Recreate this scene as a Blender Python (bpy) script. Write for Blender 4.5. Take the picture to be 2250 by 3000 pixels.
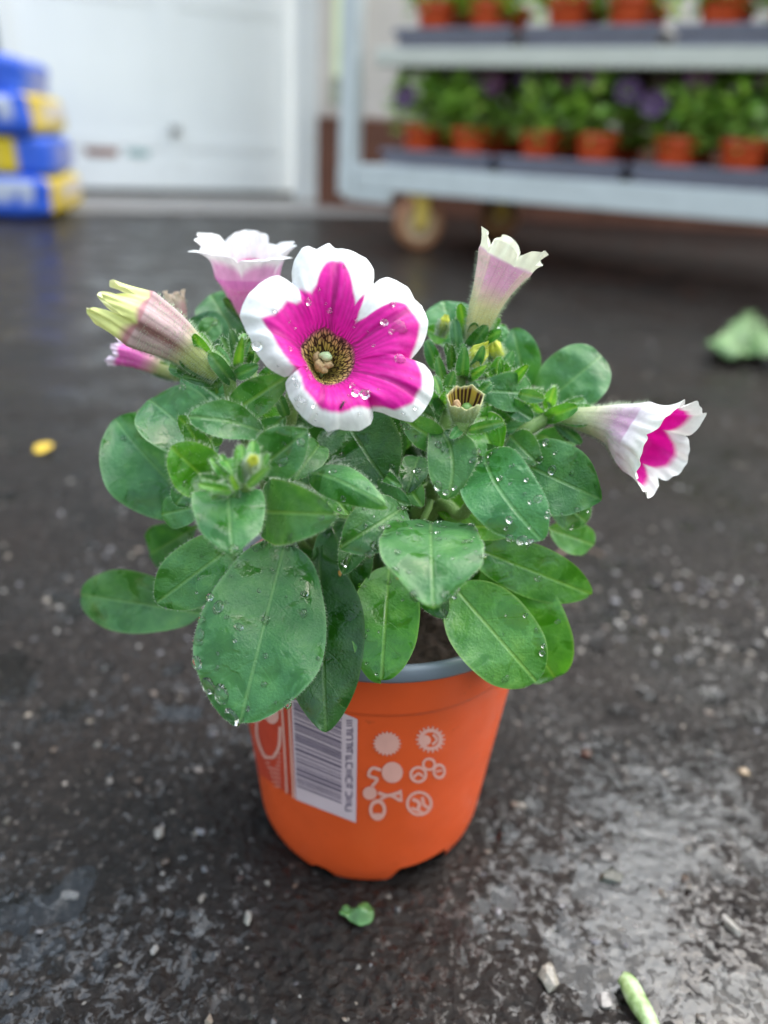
import bpy, math, random
import numpy as np
from mathutils import Vector, Matrix

for o in list(bpy.data.objects):
    bpy.data.objects.remove(o, do_unlink=True)
scene = bpy.context.scene
COL = scene.collection
random.seed(7)
RNG = np.random.default_rng(11)

# ------------------------------------------------------------------ camera
CAM_D, CAM_H, PITCH, ROLL, FPX = .235, .245, math.radians(26), math.radians(3), 2250.0
_f = np.array([0, math.cos(PITCH), -math.sin(PITCH)])
_r0 = np.array([1., 0, 0]); _u0 = np.cross(_r0, _f)
_r = _r0 * math.cos(ROLL) + _u0 * math.sin(ROLL)
_u = _u0 * math.cos(ROLL) - _r0 * math.sin(ROLL)
CAM = np.array([0, -CAM_D, CAM_H])
cam_data = bpy.data.cameras.new('camera')
cam = bpy.data.objects.new('camera', cam_data)
COL.objects.link(cam)
cam.matrix_world = Matrix(((_r[0], _u[0], -_f[0], CAM[0]), (_r[1], _u[1], -_f[1], CAM[1]),
                           (_r[2], _u[2], -_f[2], CAM[2]), (0, 0, 0, 1)))
cam_data.sensor_fit = 'VERTICAL'
cam_data.sensor_height = 36
cam_data.lens = 27
cam_data.clip_start = .01
cam_data.clip_end = 500
cam_data.dof.use_dof = True
cam_data.dof.focus_distance = .205
cam_data.dof.aperture_fstop = 5.6
scene.camera = cam

# ------------------------------------------------------------------ overcast sky and sun
SUN_EL, SUN_AZ = math.radians(60), math.radians(58)     # azimuth measured from +Y towards +X
world = bpy.data.worlds.new('World')
scene.world = world
world.use_nodes = True
wn, wl = world.node_tree.nodes, world.node_tree.links
sky = wn.new('ShaderNodeTexSky')
sky.sky_type = 'NISHITA'
sky.sun_disc = False
sky.sun_elevation = SUN_EL
sky.sun_rotation = SUN_AZ
sky.air_density, sky.dust_density, sky.ozone_density = 3.0, 3.5, 6.5
hsv = wn.new('ShaderNodeHueSaturation')
hsv.inputs['Saturation'].default_value = .72
wl.new(sky.outputs[0], hsv.inputs['Color'])
wl.new(hsv.outputs[0], wn['Background'].inputs[0])
wn['Background'].inputs[1].default_value = .15
sl = bpy.data.lights.new('sun', 'SUN')
sl.energy, sl.angle, sl.color = 1.5, math.radians(80), (1, .985, .97)
sun = bpy.data.objects.new('sun', sl)
COL.objects.link(sun)
sd = Vector((math.sin(SUN_AZ) * math.cos(SUN_EL), math.cos(SUN_AZ) * math.cos(SUN_EL), math.sin(SUN_EL)))
sun.rotation_euler = (-sd).to_track_quat('-Z', 'Y').to_euler()
sun.location = sd * 20
scene.view_settings.view_transform = 'Standard'
scene.view_settings.look = 'None'
scene.view_settings.exposure = 1.5
scene.view_settings.gamma = 1
scene.render.engine = 'CYCLES'
scene.cycles.use_denoising = True
scene.cycles.max_bounces = 10
scene.cycles.transparent_max_bounces = 12

# ------------------------------------------------------------------ helpers
K = 2250.0 / 1659.0


def ray(px, py):
    d = _f * FPX + _r * (px - 1125) - _u * (py - 1500)
    return d / np.linalg.norm(d)


def at(xd, yd, Y):
    d = ray(xd * K, yd * K)
    return CAM + d * ((Y - CAM[1]) / d[1])


def ground(xd, yd, z=0.0):
    d = ray(xd * K, yd * K)
    return CAM + d * ((z - CAM[2]) / d[2])


def depth(P):
    return float((np.asarray(P) - CAM) @ _f)


def nrm(v):
    v = np.asarray(v, float)
    return v / max(np.linalg.norm(v), 1e-12)


def link(name, me, mat=None, parent=None, label=None, cat=None, group=None, kind=None):
    o = bpy.data.objects.new(name, me)
    COL.objects.link(o)
    if mat is not None and me is not None and not me.materials:
        for m in (mat if isinstance(mat, (list, tuple)) else [mat]):
            me.materials.append(m)
    if parent is not None:
        o.parent = parent
    tag(o, label, cat, group, kind)
    return o


def tag(o, label=None, cat=None, group=None, kind=None):
    if label: o['label'] = label
    if cat: o['category'] = cat
    if group: o['group'] = group
    if kind: o['kind'] = kind


def empty(name, loc, label=None, cat=None, group=None, rz=0):
    o = link(name, None, None, None, label, cat, group)
    o.location = loc
    o.rotation_euler = (0, 0, rz)
    o.empty_display_size = .02
    return o


def mk(V, F, uv=None, col=None, smooth=True, name='m', midx=None, col2=None):
    """mesh from arrays; faces: list of tuples or (n,3|4) array"""
    V = np.asarray(V, np.float32)
    me = bpy.data.meshes.new(name)
    if isinstance(F, np.ndarray):
        n, k = F.shape
        me.vertices.add(len(V)); me.vertices.foreach_set('co', V.ravel())
        me.loops.add(n * k); me.loops.foreach_set('vertex_index', F.ravel().astype(np.int32))
        me.polygons.add(n); me.polygons.foreach_set('loop_start', (np.arange(n) * k).astype(np.int32))
        me.update(calc_edges=True)
    else:
        me.from_pydata([tuple(map(float, v)) for v in V], [], [tuple(map(int, f)) for f in F])
        me.update()
    if smooth:
        me.polygons.foreach_set('use_smooth', np.ones(len(me.polygons), bool))
    if uv is not None:
        a = me.attributes.new('luv', 'FLOAT_VECTOR', 'POINT')
        u3 = np.zeros((len(V), 3), np.float32); u3[:, :uv.shape[1]] = uv
        a.data.foreach_set('vector', u3.ravel())
    if col is not None:
        a = me.attributes.new('Col', 'FLOAT_COLOR', 'POINT')
        c4 = np.ones((len(V), 4), np.float32); c4[:, :3] = col
        a.data.foreach_set('color', c4.ravel())
    if col2 is not None:
        a = me.attributes.new('Col2', 'FLOAT_COLOR', 'POINT')
        c4 = np.ones((len(V), 4), np.float32); c4[:, :3] = col2
        a.data.foreach_set('color', c4.ravel())
    if midx is not None:
        me.polygons.foreach_set('material_index', np.asarray(midx, np.int32))
    me.validate()
    return me


def grid_faces(n, m, wrap=False, off=0):
    mm = m if wrap else m - 1
    i, j = np.meshgrid(np.arange(n - 1), np.arange(mm), indexing='ij')
    j2 = (j + 1) % m
    return np.stack([i * m + j, i * m + j2, (i + 1) * m + j2, (i + 1) * m + j], -1).reshape(-1, 4) + off


class MB:
    """collects boxes, tubes and grids into one mesh"""
    def __init__(s): s.V, s.F, s.n = [], [], 0

    def add(s, V, F):
        s.V.append(np.asarray(V, float)); s.F += [tuple(int(a) + s.n for a in f) for f in F]; s.n += len(V)

    def box(s, x0, x1, y0, y1, z0, z1, bev=0.0, M=None):
        b = bev
        if b > 0:
            V, F = bevel_box(x1 - x0, y1 - y0, z1 - z0, b)
            V = V + np.array([(x0 + x1) / 2, (y0 + y1) / 2, (z0 + z1) / 2])
        else:
            V = np.array([(x, y, z) for z in (z0, z1) for y in (y0, y1) for x in (x0, x1)], float)
            F = [(0, 2, 3, 1), (4, 5, 7, 6), (0, 1, 5, 4), (2, 6, 7, 3), (0, 4, 6, 2), (1, 3, 7, 5)]
        if M is not None:
            V = V @ np.asarray(M)[:3, :3].T + np.asarray(M)[:3, 3]
        s.add(V, F)

    def tube(s, pts, rad, seg=10, caps=True):
        V, F = tube_arrays(pts, rad, seg, caps)
        s.add(V, F)

    def build(s, name, mat, parent=None, smooth=False, **kw):
        me = mk(np.concatenate(s.V), s.F, smooth=smooth, name=name)
        return link(name, me, mat, parent, **kw)


def bevel_box(dx, dy, dz, b):
    V = []; F = []
    hx, hy, hz = dx / 2, dy / 2, dz / 2
    b = min(b, hx * .9, hy * .9, hz * .9)
    idx = {}
    for sx in (-1, 1):
        for sy in (-1, 1):
            for sz in (-1, 1):
                for k, p in enumerate([(hx, hy - b, hz - b), (hx - b, hy, hz - b), (hx - b, hy - b, hz)]):
                    idx[sx, sy, sz, k] = len(V); V.append((sx * p[0], sy * p[1], sz * p[2]))
    def q(*a): F.append(a)
    for sgn in (-1, 1):
        o = (1, -1) if sgn > 0 else (-1, 1)
        q(*[idx[sgn, a, c, 0] for a, c in ((-1, -1), (1, -1), (1, 1), (-1, 1))][::sgn])
        q(*[idx[a, sgn, c, 1] for a, c in ((-1, -1), (1, -1), (1, 1), (-1, 1))][::-sgn])
        q(*[idx[a, c, sgn, 2] for a, c in ((-1, -1), (1, -1), (1, 1), (-1, 1))][::sgn])
    for a in (-1, 1):
        for c in (-1, 1):
            q(idx[a, c, -1, 0], idx[a, c, 1, 0], idx[a, c, 1, 1], idx[a, c, -1, 1])
            q(idx[a, -1, c, 0], idx[a, 1, c, 0], idx[a, 1, c, 2], idx[a, -1, c, 2])
            q(idx[-1, a, c, 1], idx[1, a, c, 1], idx[1, a, c, 2], idx[-1, a, c, 2])
            for e in (-1, 1):
                q(idx[a, c, e, 0], idx[a, c, e, 1], idx[a, c, e, 2])
    return np.array(V), F


def frames(pts):
    pts = np.asarray(pts, float)
    T = np.gradient(pts, axis=0)
    T /= np.maximum(np.linalg.norm(T, axis=1, keepdims=True), 1e-12)
    ref = np.array([0, 0, 1.]) if abs(T[0, 2]) < .9 else np.array([1., 0, 0])
    n = nrm(np.cross(T[0], ref)); N = []
    for t in T:
        n = nrm(n - t * (n @ t)); N.append(n)
    N = np.array(N)
    return T, N, np.cross(T, N)


def tube_arrays(pts, rad, seg=10, caps=True):
    pts = np.asarray(pts, float); n = len(pts)
    rad = np.broadcast_to(np.asarray(rad, float), (n,))
    T, N, B = frames(pts)
    a = np.arange(seg) * 2 * math.pi / seg
    V = (pts[:, None, :] + rad[:, None, None] * (np.cos(a)[None, :, None] * N[:, None, :] + np.sin(a)[None, :, None] * B[:, None, :])).reshape(-1, 3)
    F = [tuple(f) for f in grid_faces(n, seg, True)]
    if caps:
        F.append(tuple(range(seg))[::-1]); F.append(tuple((n - 1) * seg + k for k in range(seg)))
    return V, F


def spline(pts, n=16):
    """Catmull-Rom through points"""
    P = np.asarray(pts, float)
    if len(P) == 2:
        t = np.linspace(0, 1, n)[:, None]
        return P[0] * (1 - t) + P[1] * t
    Q = np.vstack([2 * P[0] - P[1], P, 2 * P[-1] - P[-2]])
    out = []
    seg = len(P) - 1
    for s in np.linspace(0, seg - 1e-6, n):
        i = int(s); t = s - i
        a, b, c, d = Q[i:i + 4]
        out.append(.5 * (2 * b + (c - a) * t + (2 * a - 5 * b + 4 * c - d) * t * t + (3 * b - a - 3 * c + d) * t ** 3))
    return np.array(out)


# numpy noise
def _h(ix, iy, seed):
    n = (ix.astype(np.int64) * 374761393 + iy.astype(np.int64) * 668265263 + seed * 974711) & 0x7fffffff
    n = ((n ^ (n >> 13)) * 1274126177) & 0x7fffffff
    return ((n ^ (n >> 16)) & 0xffff) / 65535.0


def vnoise(x, y, seed=0):
    ix, iy = np.floor(x), np.floor(y)
    fx, fy = x - ix, y - iy
    fx, fy = fx * fx * fx * (fx * (fx * 6 - 15) + 10), fy * fy * fy * (fy * (fy * 6 - 15) + 10)
    a, b = _h(ix, iy, seed), _h(ix + 1, iy, seed)
    c, d = _h(ix, iy + 1, seed), _h(ix + 1, iy + 1, seed)
    return (a * (1 - fx) + b * fx) * (1 - fy) + (c * (1 - fx) + d * fx) * fy * 1.0


def fbm(x, y, seed=0, o=3):
    s = 0; a = 1; t = 0
    for k in range(o):
        s = s + a * vnoise(x * 2 ** k + 17.3 * k, y * 2 ** k + 5.1 * k, seed + k); t += a; a *= .5
    return s / t


def worley(x, y, seed=0):
    ix, iy = np.floor(x), np.floor(y)
    best = np.full(x.shape, 9.0); cid = np.zeros(x.shape)
    for dx in (-1, 0, 1):
        for dy in (-1, 0, 1):
            cx, cy = ix + dx, iy + dy
            d = np.hypot(cx + _h(cx, cy, seed) - x, cy + _h(cx, cy, seed + 5) - y)
            c = _h(cx, cy, seed + 9)
            m = d < best
            best = np.where(m, d, best); cid = np.where(m, c, cid)
    return best, cid


# ------------------------------------------------------------------ material helpers
def newmat(name):
    m = bpy.data.materials.new(name); m.use_nodes = True
    nt = m.node_tree
    return m, nt, nt.nodes['Principled BSDF']


class NG:
    def __init__(s, nt): s.nt = nt

    def n(s, t, **kw):
        nd = s.nt.nodes.new('ShaderNode' + t)
        for k, v in kw.items():
            if k.startswith('i_'):
                nd.inputs[int(k[2:]) if k[2:].isdigit() else k[2:]].default_value = v
            else:
                setattr(nd, k, v)
        return nd

    def l(s, a, b): s.nt.links.new(a, b)

    def math(s, op, a, b=None, c=None):
        nd = s.n('Math', operation=op)
        for i, v in enumerate((a, b, c)):
            if v is None: continue
            if isinstance(v, (int, float)): nd.inputs[i].default_value = v
            else: s.l(v, nd.inputs[i])
        return nd.outputs[0]

    def ramp(s, fac, stops, interp='LINEAR'):
        nd = s.n('ValToRGB'); cr = nd.color_ramp; cr.interpolation = interp
        while len(cr.elements) > 1: cr.elements.remove(cr.elements[-1])
        for i, (p, c) in enumerate(stops):
            e = cr.elements[0] if i == 0 else cr.elements.new(p)
            e.position = p; e.color = (*c, 1) if len(c) == 3 else c
        s.l(fac, nd.inputs[0]); return nd.outputs[0]

    def noise(s, vec, scale, detail=3, rough=.5, dist=0):
        nd = s.n('TexNoise'); nd.inputs['Scale'].default_value = scale; nd.inputs['Detail'].default_value = detail
        nd.inputs['Roughness'].default_value = rough; nd.inputs['Distortion'].default_value = dist
        if vec is not None: s.l(vec, nd.inputs['Vector'])
        return nd.outputs['Fac']

    def mix(s, fac, a, b, t='RGBA', blend='MIX'):
        nd = s.n('Mix', data_type=t, blend_type=blend) if t == 'RGBA' else s.n('Mix', data_type=t)
        off = {'FLOAT': 2, 'RGBA': 6}[t]
        for k, v in ((0, fac), (off, a), (off + 1, b)):
            if isinstance(v, (int, float)): nd.inputs[k].default_value = v
            elif isinstance(v, tuple): nd.inputs[k].default_value = (*v, 1) if len(v) == 3 else v
            else: s.l(v, nd.inputs[k])
        return nd.outputs[{'FLOAT': 0, 'RGBA': 2}[t]]

    def bump(s, h, strength, dist, normal=None):
        nd = s.n('Bump'); nd.inputs['Strength'].default_value = strength; nd.inputs['Distance'].default_value = dist
        s.l(h, nd.inputs['Height'])
        if normal is not None: s.l(normal, nd.inputs['Normal'])
        return nd.outputs[0]


def simple(name, col, rough=.5, var=.12, scale=40, spec=.5, bump=0, metallic=0, coat=0, dirt=None):
    m, nt, b = newmat(name); g = NG(nt)
    tc = g.n('TexCoord').outputs['Object']
    nz = g.noise(tc, scale, 4)
    lo = tuple(c * (1 - var) for c in col); hi = tuple(min(1, c * (1 + var)) for c in col)
    c = g.ramp(nz, [(.3, lo), (.7, hi)])
    if dirt:
        dcol, amt, dsc = dirt
        dm = g.ramp(g.noise(tc, dsc, 5, .6), [(1 - amt, (0, 0, 0)), (min(1, 1.15 - amt), (1, 1, 1))])
        c = g.mix(dm, c, dcol)
    g.l(c, b.inputs['Base Color'])
    g.l(g.ramp(g.noise(tc, scale * 2.3, 2), [(.3, (rough * .8,) * 3), (.7, (min(1, rough * 1.2),) * 3)]), b.inputs['Roughness'])
    b.inputs['Specular IOR Level'].default_value = spec
    b.inputs['Metallic'].default_value = metallic
    b.inputs['Coat Weight'].default_value = coat
    if bump:
        g.l(g.bump(nz, .6, bump), b.inputs['Normal'])
    return m


# ------------------------------------------------------------------ ground
def height(x, y):
    """asphalt relief in metres"""
    big = (fbm(x / .10, y / .10, 3, 3) - .5) * .0040
    patch = np.clip((fbm(x / .045 + 8, y / .045, 13, 3) - .34) * 4.0, .38, 1.1)         # some places rougher than others
    wx_ = x + (fbm(x / .006, y / .006, 61, 2) - .5) * .004
    wy_ = y + (fbm(x / .006 + 9, y / .006, 63, 2) - .5) * .004
    wd, wid = worley(wx_ / .0046 + 40, wy_ / .0046 + 40, 21)
    stone = np.clip(.58 - wd, 0, .30) * np.clip(wid * 1.6 - .45, 0, 1) * .0034
    w2, i2 = worley(wx_ / .011 + 11, wy_ / .011 + 7, 25)
    stone = np.maximum(stone, np.clip(.42 - w2, 0, .16) * (i2 > .8) * .0075)
    ridge = (.5 - np.abs(fbm(x / .007 + 3, y / .007, 35, 3) - .5) * 2.2) * .0016
    mid = (fbm(x / .019 + 3, y / .019, 31, 3) - .5) * .0020
    fine = (fbm(x / .0024, y / .0024, 51, 2) - .5) * .0010
    pits = -np.clip(vnoise(x / .017 + 9, y / .015, 77) - .80, 0, 1) * .020
    z = big + mid + pits + (stone + ridge + fine) * patch
    r = np.hypot(x, y)
    near = np.clip((r - .036) / .02, 0, 1)
    far = np.clip((1.6 - np.hypot(x, y + .2)) / 1.2, 0, 1)
    return z * (.12 + .88 * near) * far - .0012 * (1 - near * .6)


def axis(lo, hi, step, ext_lo, ext_hi, g=1.07):
    a = list(np.arange(lo, hi, step)); s = step
    while a[-1] < ext_hi: s *= g; a.append(a[-1] + s)
    s = step; pre = []; p = lo
    while p > ext_lo: s *= g; p -= s; pre.append(p)
    return np.array(pre[::-1] + a)


gx = axis(-.19, .25, .00085, -90, 90, 1.05)
gy = axis(-.13, .16, .00085, -60, 160, 1.028)
GX, GY = np.meshgrid(gx, gy)
GZ = height(GX, GY)


def ground_material():
    m, nt, b = newmat('wet_asphalt'); g = NG(nt)
    geo = g.n('NewGeometry').outputs['Position']
    n1 = g.noise(geo, 260, 5, .6)
    n2 = g.noise(geo, 9, 4, .6)
    vor = g.n('TexVoronoi'); vor.inputs['Scale'].default_value = 330; g.l(geo, vor.inputs['Vector'])
    sep = g.n('SeparateColor'); g.l(vor.outputs['Color'], sep.inputs[0])
    base = g.ramp(n1, [(.25, (.0028, .0024, .0022)), (.55, (.0085, .0070, .0062)), (.8, (.026, .022, .020))])
    cellv = g.ramp(sep.outputs[1], [(0, (.35, .35, .35)), (.6, (.9, .9, .9)), (1, (2.6, 2.5, 2.4))])
    base = g.mix(1.0, base, cellv, blend='MULTIPLY')
    base = g.mix(g.ramp(n2, [(.35, (0, 0, 0)), (.7, (.8, .8, .8))]), base, (.014, .0085, .0065), 'RGBA')
    chip = g.ramp(sep.outputs[0], [(.86, (0, 0, 0)), (.93, (1, 1, 1))])
    chipin = g.ramp(vor.outputs['Distance'], [(.25, (1, 1, 1)), (.42, (0, 0, 0))])
    cm = g.math('MULTIPLY', chip, chipin)
    cm = g.math('MULTIPLY', cm, g.ramp(g.noise(geo, 31, 2), [(.4, (.1, .1, .1)), (.65, (.8, .8, .8))]))
    base = g.mix(cm, base, (.12, .105, .095))
    g.l(base, b.inputs['Base Color'])
    sy_ = g.n('SeparateXYZ'); g.l(geo, sy_.inputs[0])
    rough_near = g.n('MapRange'); rough_near.inputs[1].default_value = .15; rough_near.inputs[2].default_value = 1.0; rough_near.inputs[3].default_value = 1; rough_near.inputs[4].default_value = .22
    g.l(sy_.outputs[1], rough_near.inputs[0])
    # where rain water lies as a level film: more of it towards the two front corners
    def bump2(cx, cy, rx, ry, k):
        dx = g.math('DIVIDE', g.math('SUBTRACT', sy_.outputs[0], cx), rx); dy = g.math('DIVIDE', g.math('SUBTRACT', sy_.outputs[1], cy), ry)
        d2 = g.math('ADD', g.math('MULTIPLY', dx, dx), g.math('MULTIPLY', dy, dy))
        return g.math('MULTIPLY', g.math('POWER', 2.718, g.math('MULTIPLY', d2, -1.0)), k)
    film = g.math('ADD', g.noise(geo, 240, 6, .70, .6), g.math('MULTIPLY', g.math('SUBTRACT', g.noise(geo, 13, 3), .5), .42))
    for args in ((.105, -.06, .085, .062, .075), (-.12, -.08, .075, .045, .075), (.16, .10, .10, .09, .07), (.0, .0, .062, .062, -.10), (-.12, .02, .06, .06, -.03), (-.2, .9, .9, .5, .05)):
        film = g.math('ADD', film, bump2(*args))
    fm = g.ramp(film, [(.545, (0, 0, 0)), (.60, (1, 1, 1))])
    g.l(g.mix(fm, .48, .04, 'FLOAT'), b.inputs['Roughness'])
    g.l(g.mix(fm, .22, .55, 'FLOAT'), b.inputs['Specular IOR Level'])
    h = g.math('MULTIPLY', rough_near.outputs[0], g.math('ADD', g.math('MULTIPLY', g.noise(geo, 420, 5, .7), 1.2), g.math('MULTIPLY', vor.outputs['Distance'], .7)))
    bn = g.bump(h, .75, .0014)
    up = g.n('CombineXYZ'); up.inputs[2].default_value = 1
    ripple = g.bump(g.noise(geo, 280, 3, .55), .4, .0009, up.outputs[0])
    mixn = g.n('Mix', data_type='VECTOR'); g.l(g.math('MULTIPLY', fm, .85), mixn.inputs[0]); g.l(bn, mixn.inputs[4]); g.l(ripple, mixn.inputs[5])
    vn = g.n('VectorMath', operation='NORMALIZE'); g.l(mixn.outputs[1], vn.inputs[0])
    g.l(vn.outputs[0], b.inputs['Normal'])
    return m


gm = ground_material()
gV = np.stack([GX, GY, GZ], -1).reshape(-1, 3)
ground_obj = link('ground', mk(gV, grid_faces(len(gy), len(gx)), name='ground'), gm, kind='structure',
                  label='dark wet asphalt yard with rough gritty surface')

# thin puddles: flat water that fills the hollows of the asphalt
wx = axis(-.19, .25, .0016, -.9, .9, 1.12)
wy = axis(-.13, .16, .0016, -.3, 1.2, 1.06)
WX, WY = np.meshgrid(wx, wy)


def level(x, y):
    def blob(cx, cy, rx, ry):
        d = ((x - cx) / rx) ** 2 + ((y - cy) / ry) ** 2
        return np.exp(-d)
    a = -.0017 + .0017 * blob(.105, -.06, .085, .05) + .0020 * blob(-.115, -.075, .07, .045) \
        + .0018 * blob(.15, .03, .05, .05) + .0014 * blob(.02, -.115, .05, .025) + .0012 * blob(-.17, .03, .05, .05)
    a = a - .0016 * np.clip((np.hypot(x, y) < .055) * 1.0, 0, 1)
    return a + (fbm(x / .03, y / .03, 91, 2) - .5) * .0012 + (fbm(x / .006, y / .006, 93, 2) - .5) * .0005


WZ = level(WX, WY)
keep = WZ > height(WX, WY) - .0010
wF = grid_faces(len(wy), len(wx))
kf = keep.reshape(-1)[wF].any(1)
wF = wF[kf]
used = np.unique(wF); remap = np.zeros(WX.size, int); remap[used] = np.arange(len(used))
wm, nt, b = newmat('water_film'); g = NG(nt)
b.inputs['Base Color'].default_value = (.9, .93, .95, 1)
b.inputs['Roughness'].default_value = .03
b.inputs['IOR'].default_value = 1.33
b.inputs['Transmission Weight'].default_value = 1
pos = g.n('NewGeometry').outputs['Position']
g.l(g.bump(g.noise(pos, 330, 3), .35, .0006), b.inputs['Normal'])
link('water', mk(np.stack([WX, WY, WZ], -1).reshape(-1, 3)[used], remap[wF], name='water'), wm, kind='structure',
     label='thin rain puddles filling the hollows of the asphalt')


def blob_mesh(rad, seed, sub=2, squash=(1, 1, 1), amp=.28):
    import bmesh
    bm = bmesh.new(); bmesh.ops.create_icosphere(bm, subdivisions=sub, radius=1)
    V = np.array([v.co[:] for v in bm.verts]); F = [tuple(v.index for v in f.verts) for f in bm.faces]; bm.free()
    k = 1 + amp * (fbm(V[:, 0] * 1.3 + seed, V[:, 1] * 1.3 + V[:, 2] * .9 + seed * 2.1, seed, 2) - .5) * 2
    return V * k[:, None] * rad * np.asarray(squash), F


def chip_mesh(rad, seed, squash=(1, 1, 1), n=16):
    import bmesh
    rq = random.Random(seed); bm = bmesh.new()
    for _ in range(n):
        v = nrm([rq.gauss(0, 1) for _ in range(3)]) * rq.uniform(.8, 1.05); bm.verts.new(tuple(v))
    r_ = bmesh.ops.convex_hull(bm, input=bm.verts)
    bmesh.ops.delete(bm, geom=[e for e in r_['geom_interior'] if isinstance(e, bmesh.types.BMVert)], context='VERTS')
    bm.verts.index_update(); bm.verts.ensure_lookup_table()
    V = np.array([v.co[:] for v in bm.verts]); F = [tuple(v.index for v in f.verts) for f in bm.faces]; bm.free()
    return V * rad * np.asarray(squash), F


# loose and embedded chippings
def chippings():
    V, F, C = [], [], []; n = 0
    protos = [chip_mesh(1, s, n=12) for s in range(8)]
    pal = [(.20, .17, .14), (.30, .25, .20), (.12, .105, .10), (.42, .39, .36), (.17, .12, .09), (.24, .23, .25)]
    rs = random.Random(5)
    spots = []
    while len(spots) < 1500:
        if rs.random() < .5:
            x, y = rs.uniform(-.19, .25), rs.uniform(-.125, .2)
        else:
            y = .02 + 1.3 * rs.random() ** 1.5; x = rs.uniform(-.3 - .5 * y, .3 + .55 * y)
        if math.hypot(x, y) < .047: continue
        spots.append((x, y))
    sx = np.array([p[0] for p in spots]); sy = np.array([p[1] for p in spots]); sz = height(sx, sy)
    for (x, y), z in zip(spots, sz):
        r = .0006 + .0014 * rs.random() ** 3 + (.0008 if y > .1 else 0)
        if rs.random() < .02: r *= 1.7
        pv, pf = rs.choice(protos); a = rs.uniform(0, 6.3)
        R = np.array([[math.cos(a), -math.sin(a), 0], [math.sin(a), math.cos(a), 0], [0, 0, 1]])
        v = (pv * np.array([1.35, .9, .6]) * r) @ R.T + (x, y, z + r * .18)
        c = np.array(rs.choice(pal)) * rs.uniform(.35, 1.0) * (1.4 if rs.random() < .04 else .55) * (1 + min(.6, max(0, y - .03) * 4))  # farther chips are painted brighter, standing in for wet glints
        V.append(v); F += [tuple(k + n for k in f) for f in pf]; n += len(v); C.append(np.tile(c, (len(v), 1)))
    return mk(np.concatenate(V), F, col=np.concatenate(C), smooth=False, name='gravel')


def colmat(name, rough=.5, spec=.5, trans=0, sheen=0, bump=0, bscale=300, sss=0, coat=0, two=False):
    m, nt, b = newmat(name); g = NG(nt)
    c = g.n('Attribute', attribute_name='Col').outputs['Color']
    if two:      # petals differ inside and outside
        c = g.mix(g.n('NewGeometry').outputs['Backfacing'], c, g.n('Attribute', attribute_name='Col2').outputs['Color'])
    pos = g.n('TexCoord').outputs['Object']
    nz = g.noise(pos, bscale * .5, 4)
    c = g.mix(1.0, c, g.ramp(nz, [(.3, (.88, .88, .88)), (.7, (1.06, 1.06, 1.06))]), blend='MULTIPLY')
    g.l(c, b.inputs['Base Color'])
    b.inputs['Roughness'].default_value = rough
    b.inputs['Specular IOR Level'].default_value = spec
    b.inputs['Sheen Weight'].default_value = sheen
    b.inputs['Coat Weight'].default_value = coat
    if bump: g.l(g.bump(g.noise(pos, bscale, 3), .5, bump), b.inputs['Normal'])
    if trans:
        t = g.n('BsdfTranslucent'); g.l(c, t.inputs['Color'])
        mx = g.n('MixShader'); mx.inputs[0].default_value = trans
        g.l(b.outputs[0], mx.inputs[1]); g.l(t.outputs[0], mx.inputs[2])
        g.l(mx.outputs[0], nt.nodes['Material Output'].inputs['Surface'])
    return m


link('gravel', chippings(), colmat('chipping_stone', .32, .6, bump=.0003, bscale=900), kind='stuff',
     label='small pale stone chippings scattered in the wet asphalt')

# ------------------------------------------------------------------ flower pot
PH, RB, RT = .1075, .0432, .0554
ORANGE = simple('orange_plastic', (.68, .088, .019), .36, .06, 55, .5, .00012, dirt=((.30, .045, .015), .33, 130.0))
GREY = simple('grey_blue_plastic', (.17, .20, .25), .4, .1, 60, .5)


def pot_r(z): return RB + (RT - .0016 - RB) * z / PH


pot = empty('flower_pot', (0, 0, 0), 'orange plastic flower pot with barcode label standing on wet asphalt', 'flower pot')


def pot_sleeve():
    seg = 256
    ph = np.arange(seg) * 2 * math.pi / seg
    # raised notches between the feet at the bottom edge
    low = np.zeros(seg)
    for c, w, h in ((-112, 7, .0042), (-61, 17, .0085), (-10, 12, .008), (40, 14, .008), (95, 14, .008), (150, 14, .008), (-162, 13, .007)):
        d = np.abs((np.degrees(ph) - c + 180) % 360 - 180)
        low = np.maximum(low, h * np.clip((w - d) / 4.0, 0, 1))
    zs = [0, .004, .010, .02, .035, .05, .065, .078, .0855, .0862, .0872, .0882, .093, .100, .1025]
    V, UV = [], []
    for z in zs:
        zz = np.maximum(z, low + (0 if z == 0 else .0003 * z / .01))
        if z > .02: zz = np.full(seg, z)
        r = RB + (RT - .0016 - RB) * zz / PH
        if z < .011: r = r - .0022 * np.clip(1 - zz / .011, 0, 1) ** 2      # rounded heel
        if z > .0865: r = r + .0007
        r = r + .00012 * np.sin(ph * 9)
        V.append(np.stack([r * np.cos(ph), r * np.sin(ph), zz], -1))
    # turn inwards at the top and make an inner skin
    for z, dr in ((.1027, -.0012), (.09, -.0014)):
        r = pot_r(z) + .0007 + dr
        V.append(np.stack([r * np.cos(ph), r * np.sin(ph), np.full(seg, z)], -1))
    return mk(np.concatenate(V), grid_faces(len(V), seg, True), name='sleeve')


link('sleeve', pot_sleeve(), ORANGE, pot)


def lathe(profile, seg=96):
    a = np.arange(seg) * 2 * math.pi / seg
    V = np.concatenate([np.stack([r * np.cos(a), r * np.sin(a), np.full(seg, z)], -1) for r, z in profile])
    return V, grid_faces(len(profile), seg, True)


V, F = lathe([(.0385, .0015), (.0395, .006), (.0400, .02), (.0505, .1000), (RT + .0003, .1020), (RT + .0010, .1032), (RT + .0010, .1066), (RT + .0004, .1076), (RT - .0012, .1076),
              (RT - .0018, .1062), (.0515, .092), (.050, .08)])
link('rim', mk(V, F, name='rim'), GREY, pot)
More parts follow.
